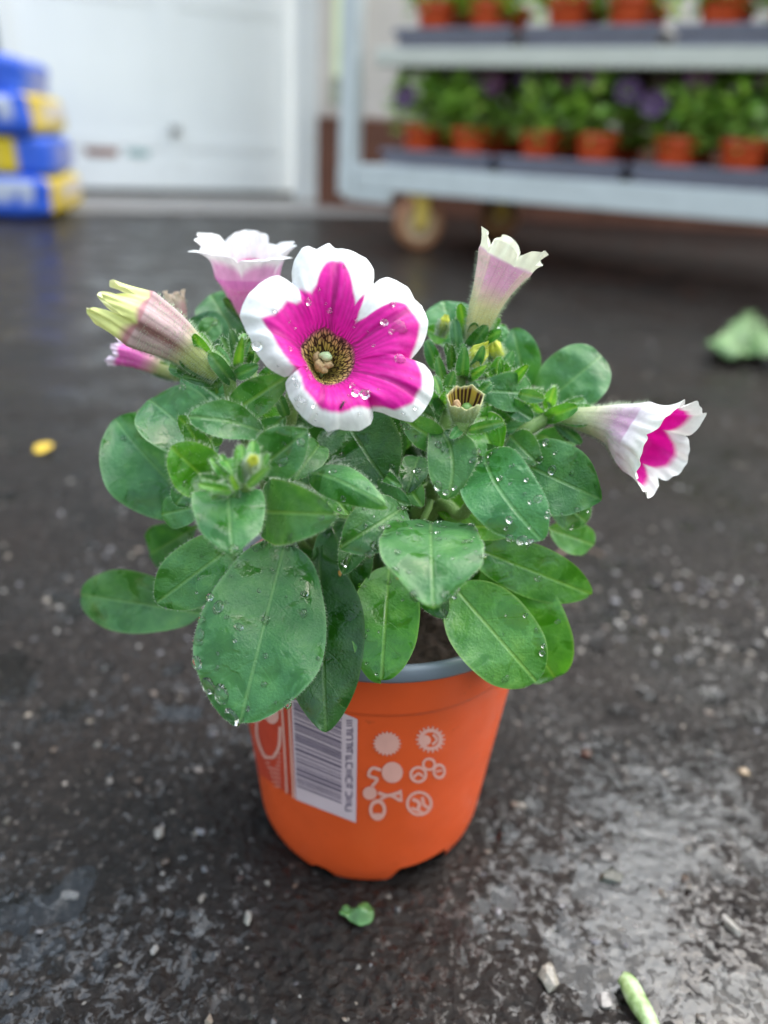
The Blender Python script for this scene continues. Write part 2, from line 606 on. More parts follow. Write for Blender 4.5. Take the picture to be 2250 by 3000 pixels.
# the solid underside, a little above the ground
V, F = lathe([(.0385, .0032), (.02, .0036), (.0005, .0036)], 48)
link('base', mk(V, F, name='base'), GREY, pot)
# soil
sx = np.linspace(-.0515, .0515, 90); SX, SY = np.meshgrid(sx, sx)
rr = np.hypot(SX, SY); sc_ = np.minimum(1, .0512 / np.maximum(rr, 1e-6)); SX, SY = SX * sc_, SY * sc_
SZ = .0945 + (fbm(SX / .006 + 7, SY / .006, 5, 3) - .5) * .007
soil = simple('brown_soil', (.022, .013, .008), .8, .5, 500, .3, .001)
link('soil', mk(np.stack([SX, SY, SZ], -1).reshape(-1, 3), grid_faces(90, 90), name='soil'), soil, pot)


def pot_hit(cx, cy, off=.00025):
    """point of the sleeve seen at a place of the printed face, lifted by off"""
    d = ray(650 + .5726 * cx, 1900 + .5726 * cy); o = CAM
    k = (RT - .0016 - RB) / PH
    r0 = RB + off + k * o[2]
    a = d[0] ** 2 + d[1] ** 2 - (k * d[2]) ** 2
    bq = 2 * (o[0] * d[0] + o[1] * d[1] - r0 * k * d[2])
    c = o[0] ** 2 + o[1] ** 2 - r0 ** 2
    disc = max(bq * bq - 4 * a * c, 0)
    return o + d * ((-bq - math.sqrt(disc)) / (2 * a))


def print_quad(m, q, nx=12, ny=12, off=.00025):
    """bilinear quad of the printed face"""
    q = np.asarray(q, float); V = []
    for j in range(ny + 1):
        for i in range(nx + 1):
            u, v = i / nx, j / ny
            p = (q[0] * (1 - u) + q[1] * u) * (1 - v) + (q[3] * (1 - u) + q[2] * u) * v
            V.append(pot_hit(p[0], p[1], off))
    m.add(V, grid_faces(ny + 1, nx + 1)[:, ::-1])


def print_ring(m, cx, cy, r, w, sy=1.0, n=28, off=.00025, a0=0, a1=360):
    V = []
    for k in range(n + 1):
        a = math.radians(a0 + (a1 - a0) * k / n)
        for rr_ in (r - w, r):
            V.append(pot_hit(cx + rr_ * math.cos(a), cy + rr_ * sy * math.sin(a), off))
    m.add(V, grid_faces(n + 1, 2))


def print_disc(m, cx, cy, r, sy=1.0, n=28, off=.00025, star=0):
    V = [pot_hit(cx, cy, off)]
    if star: n = star * 2
    for k in range(n):
        a = 2 * math.pi * k / n
        q = r * (.78 if star and k % 2 else 1)
        V.append(pot_hit(cx + q * math.cos(a), cy + q * sy * math.sin(a), off))
    m.add(V, [(0, 1 + (k + 1) % n, 1 + k) for k in range(n)])


def print_line(m, pts, w, off=.00025):
    V = []
    P = spline(pts, max(2, len(pts) * 4)) if len(pts) > 2 else np.asarray(pts, float)
    T = np.gradient(P, axis=0); T /= np.maximum(np.linalg.norm(T, axis=1, keepdims=True), 1e-9)
    for p, t in zip(P, T):
        for s in (-1, 1): V.append(pot_hit(p[0] - t[1] * s * w / 2, p[1] + t[0] * s * w / 2, off))
    m.add(V, grid_faces(len(P), 2))


PINKPRINT = simple('pale_pink_print', (.68, .35, .30), .45, .05, 80)
LABELWHITE = simple('barcode_white', (.60, .47, .52), .45, .05, 80)
BARINK = simple('barcode_ink', (.17, .13, .18), .5, .1, 80)
REDPRINT = simple('red_print', (.52, .055, .025), .42, .08, 60)
m = MB(); print_quad(m, [(352, 215), (694, 362), (686, 892), (378, 772)], 18, 12, .0002)
lab = m.build('barcode_label', LABELWHITE, pot, True)
rs = random.Random(3)
m = MB(); t = .03
while t < .86:
    w = rs.choice([.008, .012, .02, .03, .016])
    def Lp(u, v):
        a = np.array((352, 215.)) * (1 - u) + np.array((694, 362.)) * u
        b_ = np.array((378, 772.)) * (1 - u) + np.array((686, 892.)) * u
        return a * (1 - v) + b_ * v
    print_quad(m, [Lp(.03, t), Lp(.76, t), Lp(.76, t + w), Lp(.03, t + w)], 12, 1, .0004)
    t += w + rs.choice([.007, .01, .014, .02])
m.build('barcode_bars', BARINK, lab)
m = MB()
for k in range(13):                      # the run of digits down the side, too soft to read
    c = Lp(.88, .07 + k * .068); w, h = 15, 13
    for (ax, ay, bx, by) in rs.sample([(-1, -1, 1, -1), (-1, 0, 1, 0), (-1, 1, 1, 1), (-1, -1, -1, 1), (1, -1, 1, 1)], 3):
        print_line(m, [(c[0] + ax * w, c[1] + ay * h), (c[0] + bx * w, c[1] + by * h)], 7, .0004)
m.build('barcode_digits', BARINK, lab)
# red panel with its pale print, left of the barcode
m = MB(); print_quad(m, [(100, 190), (330, 210), (352, 752), (188, 640)], 14, 12, .0002)
pan = m.build('printed_panel', REDPRINT, pot, True)
m = MB()
print_line(m, [(300, 205), (318, 480), (332, 740)], 10, .0004)
print_line(m, [(338, 215), (352, 480), (368, 765)], 12, .0004)
for k in range(9):
    y0 = 540 + k * 21
    print_line(m, [(196 + k * 9, y0 - 30 + k * 3), (300, y0)], 5, .0004)
print_disc(m, 258, 345, 34, 1.2, off=.0004)
print_disc(m, 215, 330, 20, 1.5, off=.0004)
print_line(m, [(178, 360), (180, 450), (215, 545), (262, 560)], 13, .0004)
print_line(m, [(262, 560), (292, 500), (298, 400)], 16, .0004)
m.build('panel_print', PINKPRINT, pan)
# care symbols
def icon(fn):
    m = MB(); fn(m); return m.build('care_symbol', PINKPRINT, pot)
icon(lambda m: print_disc(m, 845, 487, 76, .86, star=20))
def sun2(m):
    print_ring(m, 1068, 466, 62, 20, .9)
    for k in range(18):
        a = k * math.pi / 9
        print_line(m, [(1068 + 62 * math.cos(a), 466 + 56 * math.sin(a)), (1068 + 76 * math.cos(a), 466 + 68 * math.sin(a))], 9)
    print_disc(m, 1040, 470, 30, .9)
    print_line(m, [(1080, 440), (1100, 466), (1076, 492)], 13)
icon(sun2)
def sym3(m):
    print_disc(m, 872, 634, 54, 1.0)
    print_line(m, [(815, 622), (770, 612), (752, 650), (795, 668), (768, 705)], 17)
icon(sym3)
def sym4(m):
    print_ring(m, 1005, 645, 46, 15, .95); print_line(m, [(980, 660), (1005, 640), (1030, 655)], 13)
    print_ring(m, 1060, 592, 36, 13, .95)
    print_ring(m, 1112, 628, 34, 13, 1.2); print_line(m, [(1095, 630), (1128, 622)], 10)
icon(sym4)
def sym5(m):
    print_disc(m, 757, 740, 36, .95)
    print_line(m, [(800, 738), (850, 752), (915, 735)], 18); print_line(m, [(810, 770), (860, 752), (912, 778)], 16)
    print_line(m, [(915, 722), (918, 785)], 12)
    print_ring(m, 797, 825, 44, 17, 1.25); print_line(m, [(778, 850), (815, 850)], 14)
icon(sym5)
def sym6(m):
    print_ring(m, 1010, 793, 68, 15, .95); print_line(m, [(975, 770), (1010, 790), (1000, 830)], 18)
    print_line(m, [(1025, 760), (1035, 800), (1058, 815)], 15); print_line(m, [(970, 815), (1040, 845)], 14)
icon(sym6)

# ------------------------------------------------------------------ petunia: materials
def leaf_material():
    m, nt, b = newmat('petunia_leaf'); g = NG(nt)
    uv = g.n('Attribute', attribute_name='luv').outputs['Vector']
    s = g.n('SeparateXYZ'); g.l(uv, s.inputs[0])
    u, v, wid = s.outputs[0], s.outputs[1], s.outputs[2]           # along, across (-1..1), half width in cm
    oi = g.n('ObjectInfo')
    tc = g.n('TexCoord').outputs['Object']
    av = g.math('ABSOLUTE', v)
    lat = g.math('MULTIPLY', av, wid)                               # distance from the midrib in cm
    # midrib and side veins
    mid = g.ramp(g.math('MULTIPLY', lat, 1), [(.0, (1, 1, 1)), (.028, (.75, .75, .75)), (.06, (0, 0, 0))])
    ph = g.math('ADD', g.math('MULTIPLY', u, 6.0), g.math('MULTIPLY', av, -1.35))
    ph = g.math('ADD', ph, g.math('MULTIPLY', g.noise(tc, 60, 2), .35))
    fr = g.math('ABSOLUTE', g.math('SUBTRACT', g.math('FRACT', ph), .5))
    side = g.ramp(fr, [(0, (1, 1, 1)), (.055, (0, 0, 0))])
    side = g.math('MULTIPLY', side, g.math('SUBTRACT', 1.0, g.math('MULTIPLY', av, .9)))
    edge = g.ramp(av, [(.93, (0, 0, 0)), (1.0, (1, 1, 1))])
    # wet patches
    oloc = g.n('VectorMath', operation='ADD'); g.l(tc, oloc.inputs[0])
    cx = g.n('CombineXYZ'); g.l(g.math('MULTIPLY', oi.outputs['Random'], 3.1), cx.inputs[0]); g.l(oi.outputs['Random'], cx.inputs[2])
    g.l(cx.outputs[0], oloc.inputs[1])
    wn_ = g.noise(oloc.outputs[0], 105, 3, .55, .5)
    wet = g.ramp(wn_, [(.53, (0, 0, 0)), (.60, (1, 1, 1))])
    mott = g.noise(oloc.outputs[0], 160, 4, .6)
    dry = g.ramp(mott, [(.3, (.032, .138, .032)), (.55, (.056, .192, .045)), (.8, (.104, .262, .060))])
    wetc = g.ramp(mott, [(.3, (.018, .100, .012)), (.8, (.050, .180, .024))])
    col = g.mix(wet, dry, wetc)
    col = g.mix(g.math('MULTIPLY', mid, .34), col, (.22, .40, .12))
    col = g.mix(g.math('MULTIPLY', side, .12), col, (.13, .30, .10))
    col = g.mix(g.math('MULTIPLY', edge, .5), col, (.20, .36, .14))
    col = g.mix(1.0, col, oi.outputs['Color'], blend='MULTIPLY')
    # orange rusty spots on old leaves (object alpha tells how many)
    sp = g.ramp(g.noise(oloc.outputs[0], 230, 1, .4), [(.74, (0, 0, 0)), (.77, (1, 1, 1))])
    spm = g.math('MULTIPLY', sp, g.math('MULTIPLY', g.ramp(av, [(.35, (0, 0, 0)), (.7, (1, 1, 1))]), g.math('SUBTRACT', 1.0, oi.outputs['Alpha'])))
    col = g.mix(spm, col, (.62, .27, .05))
    g.l(col, b.inputs['Base Color'])
    g.l(g.mix(wet, .38, .10, 'FLOAT'), b.inputs['Roughness'])
    g.l(g.mix(wet, .09, .01, 'FLOAT'), b.inputs['Sheen Weight'])
    b.inputs['Sheen Roughness'].default_value = .45
    b.inputs['Sheen Tint'].default_value = (.75, .9, 1, 1)
    b.inputs['Specular IOR Level'].default_value = .55
    hn = g.math('ADD', g.math('MULTIPLY', g.noise(tc, 1500, 2), .5), g.math('MULTIPLY', g.noise(tc, 330, 3), 1.0))
    hn = g.math('MULTIPLY', hn, g.mix(wet, 1.0, .3, 'FLOAT'))
    hn = g.math('SUBTRACT', hn, g.math('MULTIPLY', g.math('ADD', mid, g.math('MULTIPLY', side, .3)), .6))
    hn = g.math('ADD', hn, g.math('MULTIPLY', wet, .25))
    g.l(g.bump(hn, .6, .0006), b.inputs['Normal'])
    t = g.n('BsdfTranslucent')
    g.l(g.mix(1.0, col, (2.2, 2.0, .7), blend='MULTIPLY'), t.inputs['Color'])
    mx = g.n('MixShader'); mx.inputs[0].default_value = .28
    g.l(b.outputs[0], mx.inputs[1]); g.l(t.outputs[0], mx.inputs[2])
    g.l(mx.outputs[0], nt.nodes['Material Output'].inputs['Surface'])
    return m


LEAF = leaf_material()
STEM = simple('petunia_stem', (.16, .27, .075), .5, .2, 220, .4, .0003)
CORE = simple('bud_green', (.12, .26, .06), .5, .2, 220, .4, .0003)
PETAL = colmat('petal', .5, .3, trans=.3, sheen=.12, bump=.00022, bscale=700)
PETAL2 = colmat('petal_two_sided', .5, .3, trans=.25, sheen=.12, bump=.0003, bscale=600, two=True)
HAIRM, nt, b = newmat('plant_hair')
b.inputs['Base Color'].default_value = (.62, .72, .55, 1); b.inputs['Roughness'].default_value = .4
_t = nt.nodes.new('ShaderNodeBsdfTranslucent'); _t.inputs[0].default_value = (.7, .8, .6, 1)
_m = nt.nodes.new('ShaderNodeMixShader'); _m.inputs[0].default_value = .5
nt.links.new(b.outputs[0], _m.inputs[1]); nt.links.new(_t.outputs[0], _m.inputs[2])
nt.links.new(_m.outputs[0], nt.nodes['Material Output'].inputs['Surface'])
DROP, nt, b = newmat('water_drop')
b.inputs['Base Color'].default_value = (1, 1, 1, 1); b.inputs['Roughness'].default_value = .0
b.inputs['IOR'].default_value = 1.33; b.inputs['Transmission Weight'].default_value = 1

plant = empty('petunia_plant', (0, 0, .095), 'bushy petunia with a magenta and white bloom growing in the orange pot', 'flowering plant')
PZ = np.array([0, 0, .095])          # children are built in world coordinates and shifted by the parent's location


class Hairs:
    def __init__(s): s.V, s.F, s.n = [], [], 0

    def add(s, p, d, length, w=.000032):
        d = nrm(d)
        a = nrm(np.cross(d, (.31, .52, .79))); b_ = np.cross(d, a)
        q = [p + w * (math.cos(k) * a + math.sin(k) * b_) for k in (0, 2.09, 4.19)] + [p + d * length]
        s.V += q; n = s.n
        s.F += [(n, n + 1, n + 3), (n + 1, n + 2, n + 3), (n + 2, n, n + 3)]; s.n += 4


HAIR = Hairs()
DV, DF, DN = [], [], [0]


def droplet(p, n, r, el=1.0, d=None, hgt=.62):
    n = nrm(n)
    a = nrm(np.cross(n, (.2, .9, .4))) if d is None else nrm(d - n * (np.asarray(d) @ n))
    b_ = np.cross(n, a)
    V = []; seg, rings = 10, 4
    for j in range(rings):
        th = j / rings * math.pi / 2
        rr_, h = r * math.cos(th), r * hgt * math.sin(th)
        for k in range(seg):
            q = 2 * math.pi * k / seg
            V.append(p + a * rr_ * math.cos(q) * el + b_ * rr_ * math.sin(q) + n * h)
    V.append(p + n * r * hgt)
    V.append(p - n * r * .06)
    base = DN[0]
    F = [tuple(f) for f in grid_faces(rings, seg, True)]
    F += [((rings - 1) * seg + k, (rings - 1) * seg + (k + 1) % seg, rings * seg) for k in range(seg)]
    F += [((k + 1) % seg, k, rings * seg + 1) for k in range(seg)]
    DV.extend(V); DF.extend([tuple(int(i) + base for i in f) for f in F]); DN[0] += len(V)


TINT = {'n': (1, 1, 1), 'b': (.95, 1.05, 1.15), 'd': (.55, .62, .5), 'y': (1.75, 1.45, .75), 'l': (1.5, 1.36, 1.1), 'g': (1.25, 1.28, .62), 'dd': (.4, .5, .38)}  # colour also holds light: shade in dark tints, sheen in blue, backlight in yellow


def leaf(bx, by, bY, tx=0, ty=0, tY=0, W=0, arch=.10, fold=.16, cup=0.0, a=.62, b=.5, tint='n', roll=0, hair=0, drops=0, wave=.05,
         pet=.06, spots=0, bend=0, nu=34, nv=9, name='leaf', seedk=[0], curl=0):
    seedk[0] += 1; rs = random.Random(seedk[0] * 13 + 5)
    if isinstance(bx, np.ndarray): P0, P1 = bx, by           # world points, bY is then the width in metres
    else: P0, P1 = at(bx, by, bY), at(tx, ty, tY)
    ax = P1 - P0; L = np.linalg.norm(ax); ax /= L
    mid = (P0 + P1) / 2
    v = nrm(CAM - mid)
    s = nrm(np.cross(ax, v)); n = np.cross(s, ax)
    if roll:
        c, q = math.cos(math.radians(roll)), math.sin(math.radians(roll))
        s, n = s * c + n * q, n * c - s * q
    Wm = bY / 2 if isinstance(bx, np.ndarray) else W * depth(mid) / 1659.0 / 2
    W = Wm * 2 * 1659.0 / depth(mid)
    u = (1 - np.cos(np.linspace(0, math.pi, nu))) / 2
    q = np.clip((u - pet) / (1 - pet), 0, 1)
    pk = a / (a + b)
    w = (q ** a) * ((1 - q) ** b) / (pk ** a * (1 - pk) ** b)
    w = w * (1 - .16 * np.clip((q - .72) / .28, 0, 1) ** 1.5 * (1 - np.clip((q - .97) / .03, 0, 1)))
    w = np.maximum(w, np.where(u < .5, .10, 0.004) * (1 - u * .8))
    w = w * Wm * (1 + .03 * np.sin(u * 9 + rs.random() * 6))
    vv = np.sin(np.linspace(-1, 1, 2 * nv + 1) * math.pi / 2)
    ctr = P0 + np.outer(u * L, ax) + np.outer(arch * L * (4 * u * (1 - u)), n) - np.outer((curl + .10 * (nu > 20)) * L * np.clip(u - .6, 0, 1) ** 2 * 4, n) + np.outer(bend * L * 4 * u * (1 - u), s)
    p1, p2 = rs.random() * 6, rs.random() * 6
    off = fold * np.abs(vv)[None, :] * w[:, None] + cup * (vv ** 2)[None, :] * w[:, None] \
        + wave * Wm * (vv ** 2)[None, :] * np.sin(u * 8 + p1)[:, None] * np.where(vv > 0, 1, -.8)[None, :] \
        + .045 * Wm * np.sin(u * 19 - 4 * 0 + p2)[:, None] * np.sin(np.abs(vv) * 4.5)[None, :] \
        + .10 * Wm * np.sin(u * 3.1 + p2)[:, None] * vv[None, :] + .09 * Wm * np.sin(u * 5 + p1 * 2)[:, None] * (np.abs(vv) ** 3)[None, :]
    V = ctr[:, None, :] + (vv[None, :] * w[:, None])[..., None] * s + off[..., None] * n
    nrow, ncol = V.shape[:2]
    uv = np.stack([np.repeat(u[:, None], ncol, 1), np.repeat(vv[None, :], nrow, 0), np.repeat(w[:, None] * 100, ncol, 1)], -1).reshape(-1, 3)
    me = mk(V.reshape(-1, 3) - PZ, grid_faces(nrow, ncol), uv=uv, name=name)
    o = link(name, me, LEAF, plant)
    t = TINT[tint]; k = rs.uniform(.88, 1.12)
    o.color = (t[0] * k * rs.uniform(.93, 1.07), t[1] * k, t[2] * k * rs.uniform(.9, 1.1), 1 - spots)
    # surface normals for the hairs and droplets
    def S(i, j): return V[i, j], nrm(np.cross(V[min(i + 1, nrow - 1), j] - V[max(i - 1, 0), j], V[i, min(j + 1, ncol - 1)] - V[i, max(j - 1, 0)]))
    if hair:
        for sd in (0, ncol - 1):
            e = V[:, sd]; seg = np.linalg.norm(np.diff(e, axis=0), axis=1); tot = seg.sum(); cum = np.concatenate([[0], np.cumsum(seg)])
            for k in range(int(tot / .00022)):
                x = rs.random() * tot; i = min(np.searchsorted(cum, x) - 1, nrow - 2); i = max(i, 0)
                fr = (x - cum[i]) / max(seg[i], 1e-9)
                p = e[i] * (1 - fr) + e[i + 1] * fr
                out = s * (1 if sd else -1)
                tipd = ax * (.9 if u[i] > .8 else .15)
                d = out * (1 if u[i] < .9 else .5) + tipd + n * rs.uniform(-.5, .6) + RNG.normal(0, .22, 3)
                HAIR.add(p, d, hair * .001 * rs.uniform(.5, 1.2))
        for k in range(int(70 * hair * W / 100)):
            i, j = rs.randrange(2, nrow - 2), rs.randrange(1, ncol - 1)
            p, nn = S(i, j)
            if nn @ v < 0: nn = -nn
            HAIR.add(p, nn + RNG.normal(0, .35, 3), hair * .0006 * rs.uniform(.4, 1), .00003)
    for k in range(drops):
        i, j = rs.randrange(4, nrow - 3), rs.randrange(1, ncol - 1)
        p, nn = S(i, j)
        if nn @ v < 0: nn = -nn
        r = .00035 + .00085 * rs.random() ** 2.2
        droplet(p, nn, r, rs.uniform(1, 1.5), ax if rs.random() < .5 else s)
    return o, V, S


# ---- leaves, read off one by one: base, its depth, tip, its depth, width
big, bigV, bigS = leaf(618, 1165, -.040, 520, 1556, -.086, 266, arch=.08, fold=.16, a=.70, b=.50, tint='b', hair=.7, drops=48, pet=.02, wave=.03, nu=44, nv=12)
for (i, j, r) in ((34, 17, .0019), (33, 20, .0016), (39, 16, .0018), (22, 19, .0014), (26, 21, .0013), (30, 22, .0013), (20, 7, .0010)):
    p, nn = bigS(i, j)
    if nn @ nrm(CAM - p) < 0: nn = -nn
    droplet(p, nn, r, 1.5, bigV[i + 3, j] - bigV[i, j], .5)
leaf(528, 1162, -.047, 338, 1302, -.062, 136, arch=.10, fold=.24, a=.6, b=.58, tint='n', hair=.7, drops=10, wave=.04)
leaf(470, 1330, -.020, 163, 1282, -.010, 128, arch=.06, fold=.22, a=.5, b=.42, tint='n', wave=.05, pet=.1)
leaf(492, 1056, -.066, 502, 1188, -.086, 158, arch=.08, fold=.08, a=.42, b=.62, tint='b', hair=1.0, drops=4, pet=0, wave=.02)
leaf(562, 1105, -.060, 716, 1112, -.078, 142, arch=.12, fold=.12, a=.42, b=.52, tint='n', hair=.9, drops=16, pet=0, wave=.06)
leaf(445, 1125, -.014, 242, 902, .002, 196, arch=.05, fold=.38, a=.6, b=.66, tint='b', drops=4, wave=.04, roll=10)
leaf(475, 995, -.020, 318, 858, -.006, 150, arch=.08, fold=.34, a=.55, b=.52, tint='b', drops=3, wave=.04, roll=-8)
leaf(576, 938, -.052, 412, 898, -.060, 82, arch=.14, fold=-.1, cup=.3, a=.5, b=.40, tint='n', hair=1.3, wave=.14, roll=-18)
leaf(500, 892, -.040, 622, 812, -.044, 78, arch=.12, fold=.2, a=.42, b=.6, tint='n', hair=1.1, wave=.1)
leaf(462, 1052, -.062, 372, 968, -.068, 112, arch=-.05, fold=.35, cup=.2, a=.45, b=.45, tint='g', hair=1.4, drops=4, wave=.08)
leaf(546, 1024, -.060, 662, 932, -.062, 110, arch=.06, fold=.28, a=.5, b=.6, tint='n', hair=1.0, drops=8, wave=.04)
leaf(668, 1022, -.052, 824, 1084, -.072, 80, arch=.16, fold=-.25, cup=-.3, a=.5, b=.6, tint='n', hair=1.0, drops=5, wave=.04, roll=14)
leaf(730, 880, -.020, 835, 1045, -.042, 178, arch=.05, fold=.22, a=.5, b=.45, tint='d', hair=.7, drops=5, wave=.04, roll=-8)
leaf(665, 1010, -.020, 650, 888, -.024, 110, arch=.06, fold=.2, a=.5, b=.45, tint='d', drops=5)
leaf(874, 1096, -.052, 738, 1180, -.068, 118, arch=.12, fold=.2, a=.46, b=.54, tint='n', hair=.6, drops=22, wave=.04)
leaf(930, 1128, -.052, 936, 1296, -.090, 222, arch=.12, fold=.12, a=.46, b=.46, tint='n', hair=.5, drops=58, pet=.02, wave=.03, nu=40, nv=11)
leaf(715, 1120, -.030, 768, 1285, -.046, 125, arch=.08, fold=.2, a=.5, b=.5, tint='d', hair=.4, wave=.04, spots=.6)
leaf(705, 1225, -.034, 756, 1314, -.048, 30, arch=.05, fold=.5, tint='y', wave=.02, spots=.9)
leaf(690, 1180, -.040, 704, 1582, -.074, 178, arch=.05, fold=.16, a=.6, b=.66, tint='dd', curl=-.1, wave=.04, spots=.9, nu=40)
leaf(842, 1215, -.036, 824, 1462, -.068, 146, arch=.06, fold=.14, a=.55, b=.42, tint='g', drops=14, wave=.03, spots=.7)
leaf(970, 1255, -.040, 1160, 1474, -.058, 178, arch=.07, fold=.12, a=.5, b=.45, tint='l', drops=14, wave=.03)
leaf(1055, 1190, -.024, 1197, 1470, -.040, 178, arch=.06, fold=.16, a=.5, b=.38, tint='g', drops=3, wave=.04, spots=1.0, roll=-10)
leaf(940, 1270, -.030, 1145, 1470, -.046, 120, arch=.03, fold=.2, tint='d', wave=.04)
leaf(985, 1168, -.030, 1284, 1287, -.030, 112, arch=.06, fold=.15, a=.5, b=.55, tint='g', wave=.03, drops=4)
leaf(1048, 980, -.044, 1165, 1160, -.070, 156, arch=.16, fold=.10, a=.46, b=.48, tint='b', hair=.4, drops=26, wave=.06, bend=.06)
leaf(1105, 990, -.024, 1300, 1080, -.034, 162, arch=.10, fold=.2, a=.5, b=.74, tint='n', drops=12, wave=.04, spots=.4)
leaf(1180, 1140, -.008, 1286, 1178, -.006, 70, arch=.06, fold=.15, a=.5, b=.4, tint='l')
leaf(935, 1105, -.022, 1100, 1080, -.022, 76, arch=.12, fold=.2, tint='y', a=.5, b=.6)
leaf(945, 1135, -.026, 1130, 1140, -.030, 62, arch=.06, fold=.25, tint='y', a=.5, b=.6)
leaf(930, 1060, -.012, 1085, 1040, -.008, 90, arch=.10, fold=.2, tint='g')
leaf(1160, 885, .012, 1302, 766, .018, 138, arch=.07, fold=.14, a=.42, b=.36, tint='b', wave=.04)
leaf(1140, 850, .016, 1108, 710, .022, 86, arch=.08, fold=.15, a=.5, b=.42, tint='b')
leaf(985, 760, .020, 958, 648, .030, 104, arch=.08, fold=.15, a=.5, b=.40, tint='b')
leaf(1150, 850, -.012, 1036, 842, -.022, 82, arch=.10, fold=.14, a=.4, b=.5, tint='b', hair=.7)
leaf(960, 965, -.040, 866, 902, -.046, 66, arch=.12, fold=.2, a=.5, b=.6, tint='n', hair=.9, drops=3)
leaf(945, 925, -.040, 968, 1070, -.058, 104, arch=.10, fold=.2, a=.5, b=.45, tint='n', hair=.9, drops=9, bend=-.12)
leaf(1030, 900, -.020, 1072, 985, -.034, 92, arch=.1, fold=.3, cup=.2, tint='g', hair=.6)
leaf(1085, 980, -.016, 1192, 952, -.012, 38, arch=.12, fold=.15, a=.5, b=.36, tint='y')
leaf(1030, 960, -.030, 1090, 1020, -.034, 60, arch=.1, fold=.2, tint='n')
leaf(530, 760, .020, 452, 632, .034, 108, arch=.08, fold=.22, a=.5, b=.45, tint='n')
leaf(500, 790, .004, 408, 686, .012, 110, arch=.08, fold=.18, a=.5, b=.38, tint='b')
leaf(500, 880, -.004, 395, 800, .004, 88, arch=.08, fold=.2, tint='b')
leaf(470, 850, -.02, 438, 755, -.016, 70, arch=.08, fold=.2, tint='d')
leaf(430, 1135, -.004, 318, 1200, .004, 95, arch=.08, fold=.2, tint='d')
leaf(442, 1092, -.030, 346, 1112, -.030, 74, arch=.08, fold=.12, tint='b')
leaf(420, 935, -.03, 390, 905, -.04, 40, arch=.1, tint='g', hair=1.2)
leaf(455, 1000, -.045, 405, 920, -.052, 48, arch=.1, tint='g', hair=1.2)
leaf(560, 1180, -.02, 620, 1215, -.03, 60, arch=.1, tint='d')
leaf(330, 930, .012, 300, 885, .014, 30, arch=.1, tint='g')
leaf(610, 920, -.03, 700, 870, -.02, 70, arch=.1, tint='d', hair=.6)
leaf(1000, 1010, -.02, 1120, 1000, -.02, 80, arch=.1, tint='d')
leaf(850, 1040, -.04, 862, 1048, -.055, 26, arch=.2, tint='n', hair=1.1)
leaf(800, 1100, -.03, 716, 1108, -.045, 34, arch=.1, tint='y')
for (bx, by, bY, tx, ty, tY, W, tn) in (
        (690, 960, -.030, 640, 1030, -.050, 66, 'n'), (700, 1040, -.040, 752, 1110, -.056, 60, 'g'), (640, 1075, -.045, 668, 1150, -.060, 64, 'd'),
        (800, 1060, -.036, 880, 1090, -.050, 62, 'n'), (860, 1020, -.036, 910, 1090, -.048, 56, 'g'), (905, 985, -.030, 880, 1060, -.046, 62, 'd'),
        (450, 960, -.034, 470, 905, -.040, 50, 'n'), (560, 950, -.046, 610, 905, -.050, 58, 'n'), (420, 1040, -.045, 380, 1090, -.050, 60, 'b'),
        (1010, 1010, -.036, 1040, 1075, -.048, 66, 'g'), (1100, 940, -.02, 1160, 1000, -.03, 70, 'n'), (1150, 940, -.006, 1250, 960, .0, 60, 'b'),
        (780, 1150, -.04, 742, 1235, -.056, 64, 'd'), (905, 1240, -.04, 962, 1330, -.056, 74, 'd'), (1070, 900, -.014, 1010, 905, -.03, 46, 'g'),
        (880, 870, -.02, 935, 905, -.034, 54, 'n'), (350, 1010, .0, 300, 1060, .006, 70, 'd'), (1185, 1060, -.012, 1270, 1130, -.014, 84, 'n'),
        (560, 850, -.024, 590, 790, -.028, 40, 'b'), (430, 740, .0, 470, 690, .004, 50, 'n'), (1060, 745, .01, 1085, 700, .014, 46, 'b')):
    leaf(bx, by, bY, tx, ty, tY, W, arch=.12, fold=.22, a=.48, b=.5, tint=tn, hair=.7, drops=2, wave=.07, nu=26, nv=7)
